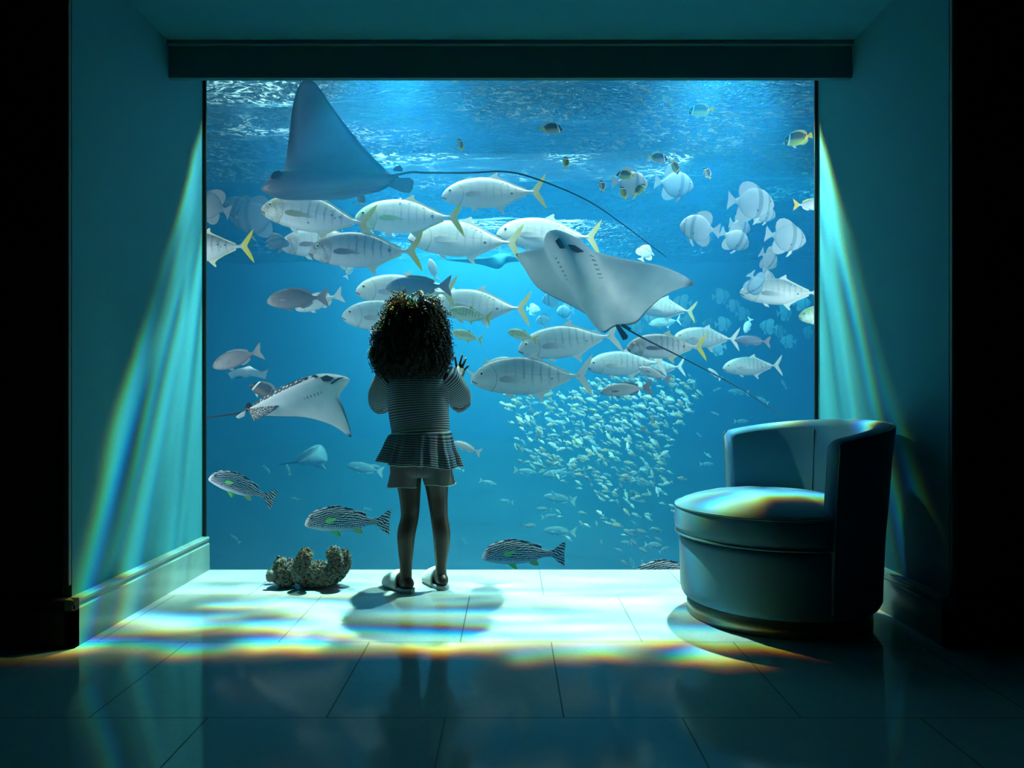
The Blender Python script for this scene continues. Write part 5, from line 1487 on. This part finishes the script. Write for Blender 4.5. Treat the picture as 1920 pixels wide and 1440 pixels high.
# shorts
def shorts_mat():
    m = mat('ribbed_grey_cotton', (0.10, 0.085, 0.095), 0.85, spec=0.1); t = NT(m)
    u, v, _ = t.xyz(t.coord('Object'))
    fu = t.math('FRACT', t.math('DIVIDE', u, 0.0062)); r = t.ss(t.math('ABSOLUTE', t.math('SUBTRACT', fu, 0.5)), 0.40, 0.25)
    t.base(t.mix(r, (0.045, 0.038, 0.045), (0.15, 0.135, 0.15))); t.bump(r, 0.3, 0.0008); return m
M_SHORT = shorts_mat()
def shorts():
    mb = MB()
    trunk_part(mb, [sec(790, 826, 3.22, 0.108, 0.076), sec(790, 850, 3.22, 0.120, 0.084), sec(790, 872, 3.22, 0.128, 0.087), sec(790, 886, 3.22, 0.124, 0.084), sec(790, 893, 3.22, 0.090, 0.070)], 24, 48)
    rims = []
    for k, (c0, c1, c2, r2) in enumerate((((762, 866), (759, 895), (757, 911), 0.066), ((818, 866), (821, 893), (825, 907), 0.062))):
        C = smooth_curve([sec(*c0, 3.22, 0.058, 0.074), sec(*c1, 3.22, 0.063, 0.078), sec(*c2, 3.22, r2, 0.078)], 14)
        V = []; n = 14; sg = 48
        for i, (x, y, z, rx, ry) in enumerate(C):
            for q in range(sg):
                an = 2 * PI * q / sg; w_ = 1 + 0.045 * (i / n) * math.sin(4 * an + k * 2)
                V.append(Vector((x + rx * w_ * math.cos(an), y + ry * w_ * math.sin(an), z + 0.003 * math.sin(3 * an + k))))
        Fc = grid_faces(sg, n, True); Fc.append(tuple(range(sg - 1, -1, -1))); Fc.append(tuple((n - 1) * sg + q for q in range(sg)))
        mb.add(V, Fc); rims.append(V[-sg:])
    o = mb.build('shorts', M_SHORT, girl)
    r_ = o.modifiers.new('remesh', 'REMESH'); r_.mode = 'VOXEL'; r_.voxel_size = 0.0032; r_.use_smooth_shade = True
    s_ = o.modifiers.new('smooth', 'SMOOTH'); s_.factor = 0.5; s_.iterations = 6
    for R_ in rims: mesh('hem', *closed_tube(R_, 0.0018, 6), M_HEM, o)
shorts()
# slippers
M_SLIP = fleece_mat('pale_blue_towelling', (0.55, 0.72, 0.74), (0.70, 0.84, 0.86))
M_SOLE = mat('grey_sole', (0.30, 0.33, 0.35), 0.7)
def slipper(a, dx, dy):
    d = Vector((dx, dy, 0)).normalized(); pr = Vector((-d.y, d.x, 0)); h = Vector((a.x, a.y, 0)) - d * 0.050
    def outl(s):  # half width of the sole
        return float(np.interp(s, [0, 0.008, 0.03, 0.07, 0.11, 0.15, 0.18, 0.195, 0.203, 0.207], [0.004, 0.018, 0.030, 0.031, 0.036, 0.041, 0.036, 0.025, 0.012, 0.002]))
    ss_ = list(np.linspace(0, 0.207, 40))
    V = []; 
    for zz, f in ((0.0, 0.93), (0.004, 1.0), (0.013, 1.0), (0.017, 0.95)):
        ring = [h + d * s + pr * (outl(s) * f) for s in ss_] + [h + d * s - pr * (outl(s) * f) for s in ss_[::-1]]
        V += [p + Vector((0, 0, zz)) for p in ring]
    m_ = len(ss_) * 2; Fc = grid_faces(m_, 4, True); Fc.append(tuple(range(m_ - 1, -1, -1))); Fc.append(tuple(3 * m_ + k for k in range(m_)))
    root = mesh('slipper', V, Fc, M_SOLE, girl, smooth=False)
    # upper: a padded vamp from the instep to the toe
    V = []; ns, nk = 22, 19
    for i in range(ns):
        s = 0.075 + (0.206 - 0.075) * i / (ns - 1)
        hgt = float(np.interp(s, [0.075, 0.09, 0.12, 0.16, 0.19, 0.206], [0.066, 0.069, 0.062, 0.047, 0.032, 0.012]))
        wd = outl(s) + 0.0035
        for k in range(nk):
            an = PI * k / (nk - 1)
            V.append(h + d * (s - 0.018 * math.sin(an) * (1 - i / (ns - 1)) * -0.6) + pr * (wd * math.cos(an)) + Vector((0, 0, 0.010 + hgt * math.sin(an) ** 0.8)))
    up = mesh('upper', V, grid_faces(nk, ns), M_SLIP, root)
    so = up.modifiers.new('solid', 'SOLIDIFY'); so.thickness = 0.006; so.offset = 0
    rimP = V[:nk]; mesh('padded_edge', *tube_vf(rimP, 0.0065, 8), M_SLIP, root)
    return root
slipper(la, -0.60, 0.80); slipper(ra, -0.42, 0.91)

# ---- hair: a full head of loose coils
def hair():
    mb = MB()
    # envelope of the hair, centre and radii varying with height
    rows = [(556, 778, 8, 0.02), (562, 778, 34, 0.085), (575, 776, 53, 0.115), (595, 775, 64, 0.130), (620, 773, 72, 0.140), (645, 771, 76, 0.142), (665, 770, 76, 0.135), (682, 770, 70, 0.120), (694, 773, 58, 0.10), (702, 776, 40, 0.07)]
    D0 = 3.25; mpp = D0 / F_PX
    def env(py):
        ys = [r_[0] for r_ in rows]
        return (interp(ys, [r_[1] for r_ in rows], py), interp(ys, [r_[2] for r_ in rows], py) * mpp, interp(ys, [r_[3] for r_ in rows], py))
    # inner mass
    V = []; n = 26; seg = 30
    for i in range(n):
        py = 566 + (696 - 566) * i / (n - 1); cxp, rx, ry = env(py)
        c = gp(cxp, py, D0)
        for k in range(seg):
            a = 2 * PI * k / seg
            fy = 0.86 if math.sin(a) < 0 else 0.45
            V.append((c.x + rx * 0.84 * math.cos(a), c.y - 0.005 + ry * fy * math.sin(a), c.z))
    Fc = grid_faces(seg, n, True); Fc.append(tuple(range(seg))); Fc.append(tuple((n - 1) * seg + k for k in range(seg - 1, -1, -1)))
    mb.add(V, Fc)
    r = random.Random(9)
    for i in range(3400):
        py = 560 + 140 * r.random() ** 0.85; cxp, rx, ry = env(py)
        a = r.uniform(0, 2 * PI)
        if math.sin(a) > 0.55 and py > 585: continue       # the face stays free
        if math.sin(a) > 0 and py > 600 and r.random() < 0.4: continue
        c = gp(cxp, py, D0)
        outv = Vector((math.cos(a), math.sin(a), 0.0))
        f = r.uniform(0.80, 0.93); fy = f if math.sin(a) < 0 else f * 0.62
        p = Vector((c.x + rx * f * math.cos(a), c.y + ry * fy * math.sin(a), c.z + 0.010))
        L = r.uniform(0.026, 0.050); rad = r.uniform(0.0030, 0.0058); th = r.uniform(0.0011, 0.0020)
        up = max(0.0, (585 - py) / 30)
        d = (outv * (0.38 + 0.2 * r.random()) + Vector((r.gauss(0, .25), r.gauss(0, .25), -0.85 + 1.2 * min(1, up) + r.gauss(0, .25)))).normalized()
        x, y = frame(d); turns = L / r.uniform(0.009, 0.014); ph = r.uniform(0, 6.28); NP = int(turns * 6) + 3
        P = []
        for q in range(NP):
            s = q / (NP - 1); an = ph + s * turns * 2 * PI; g = rad * (0.7 + 0.4 * s)
            P.append(p + d * (L * s) + Vector((0, 0, -0.008 * s * s)) + x * (g * math.cos(an)) + y * (g * math.sin(an)))
        mb.add(*tube_vf(P, [th] * NP, 4, caps=False))
    m = mat('black_brown_curls', (0.016, 0.011, 0.009), 0.45, spec=0.35)
    t = NT(m); t.base(t.mix(t.noise(t.coord('Object'), 40, 2), (0.010, 0.008, 0.007), (0.035, 0.022, 0.016)))
    return mb.build('hair', m, girl)
hair()
tag(girl, 'person with big curly black hair in a frilled shirt, one palm on the pane', 'person')
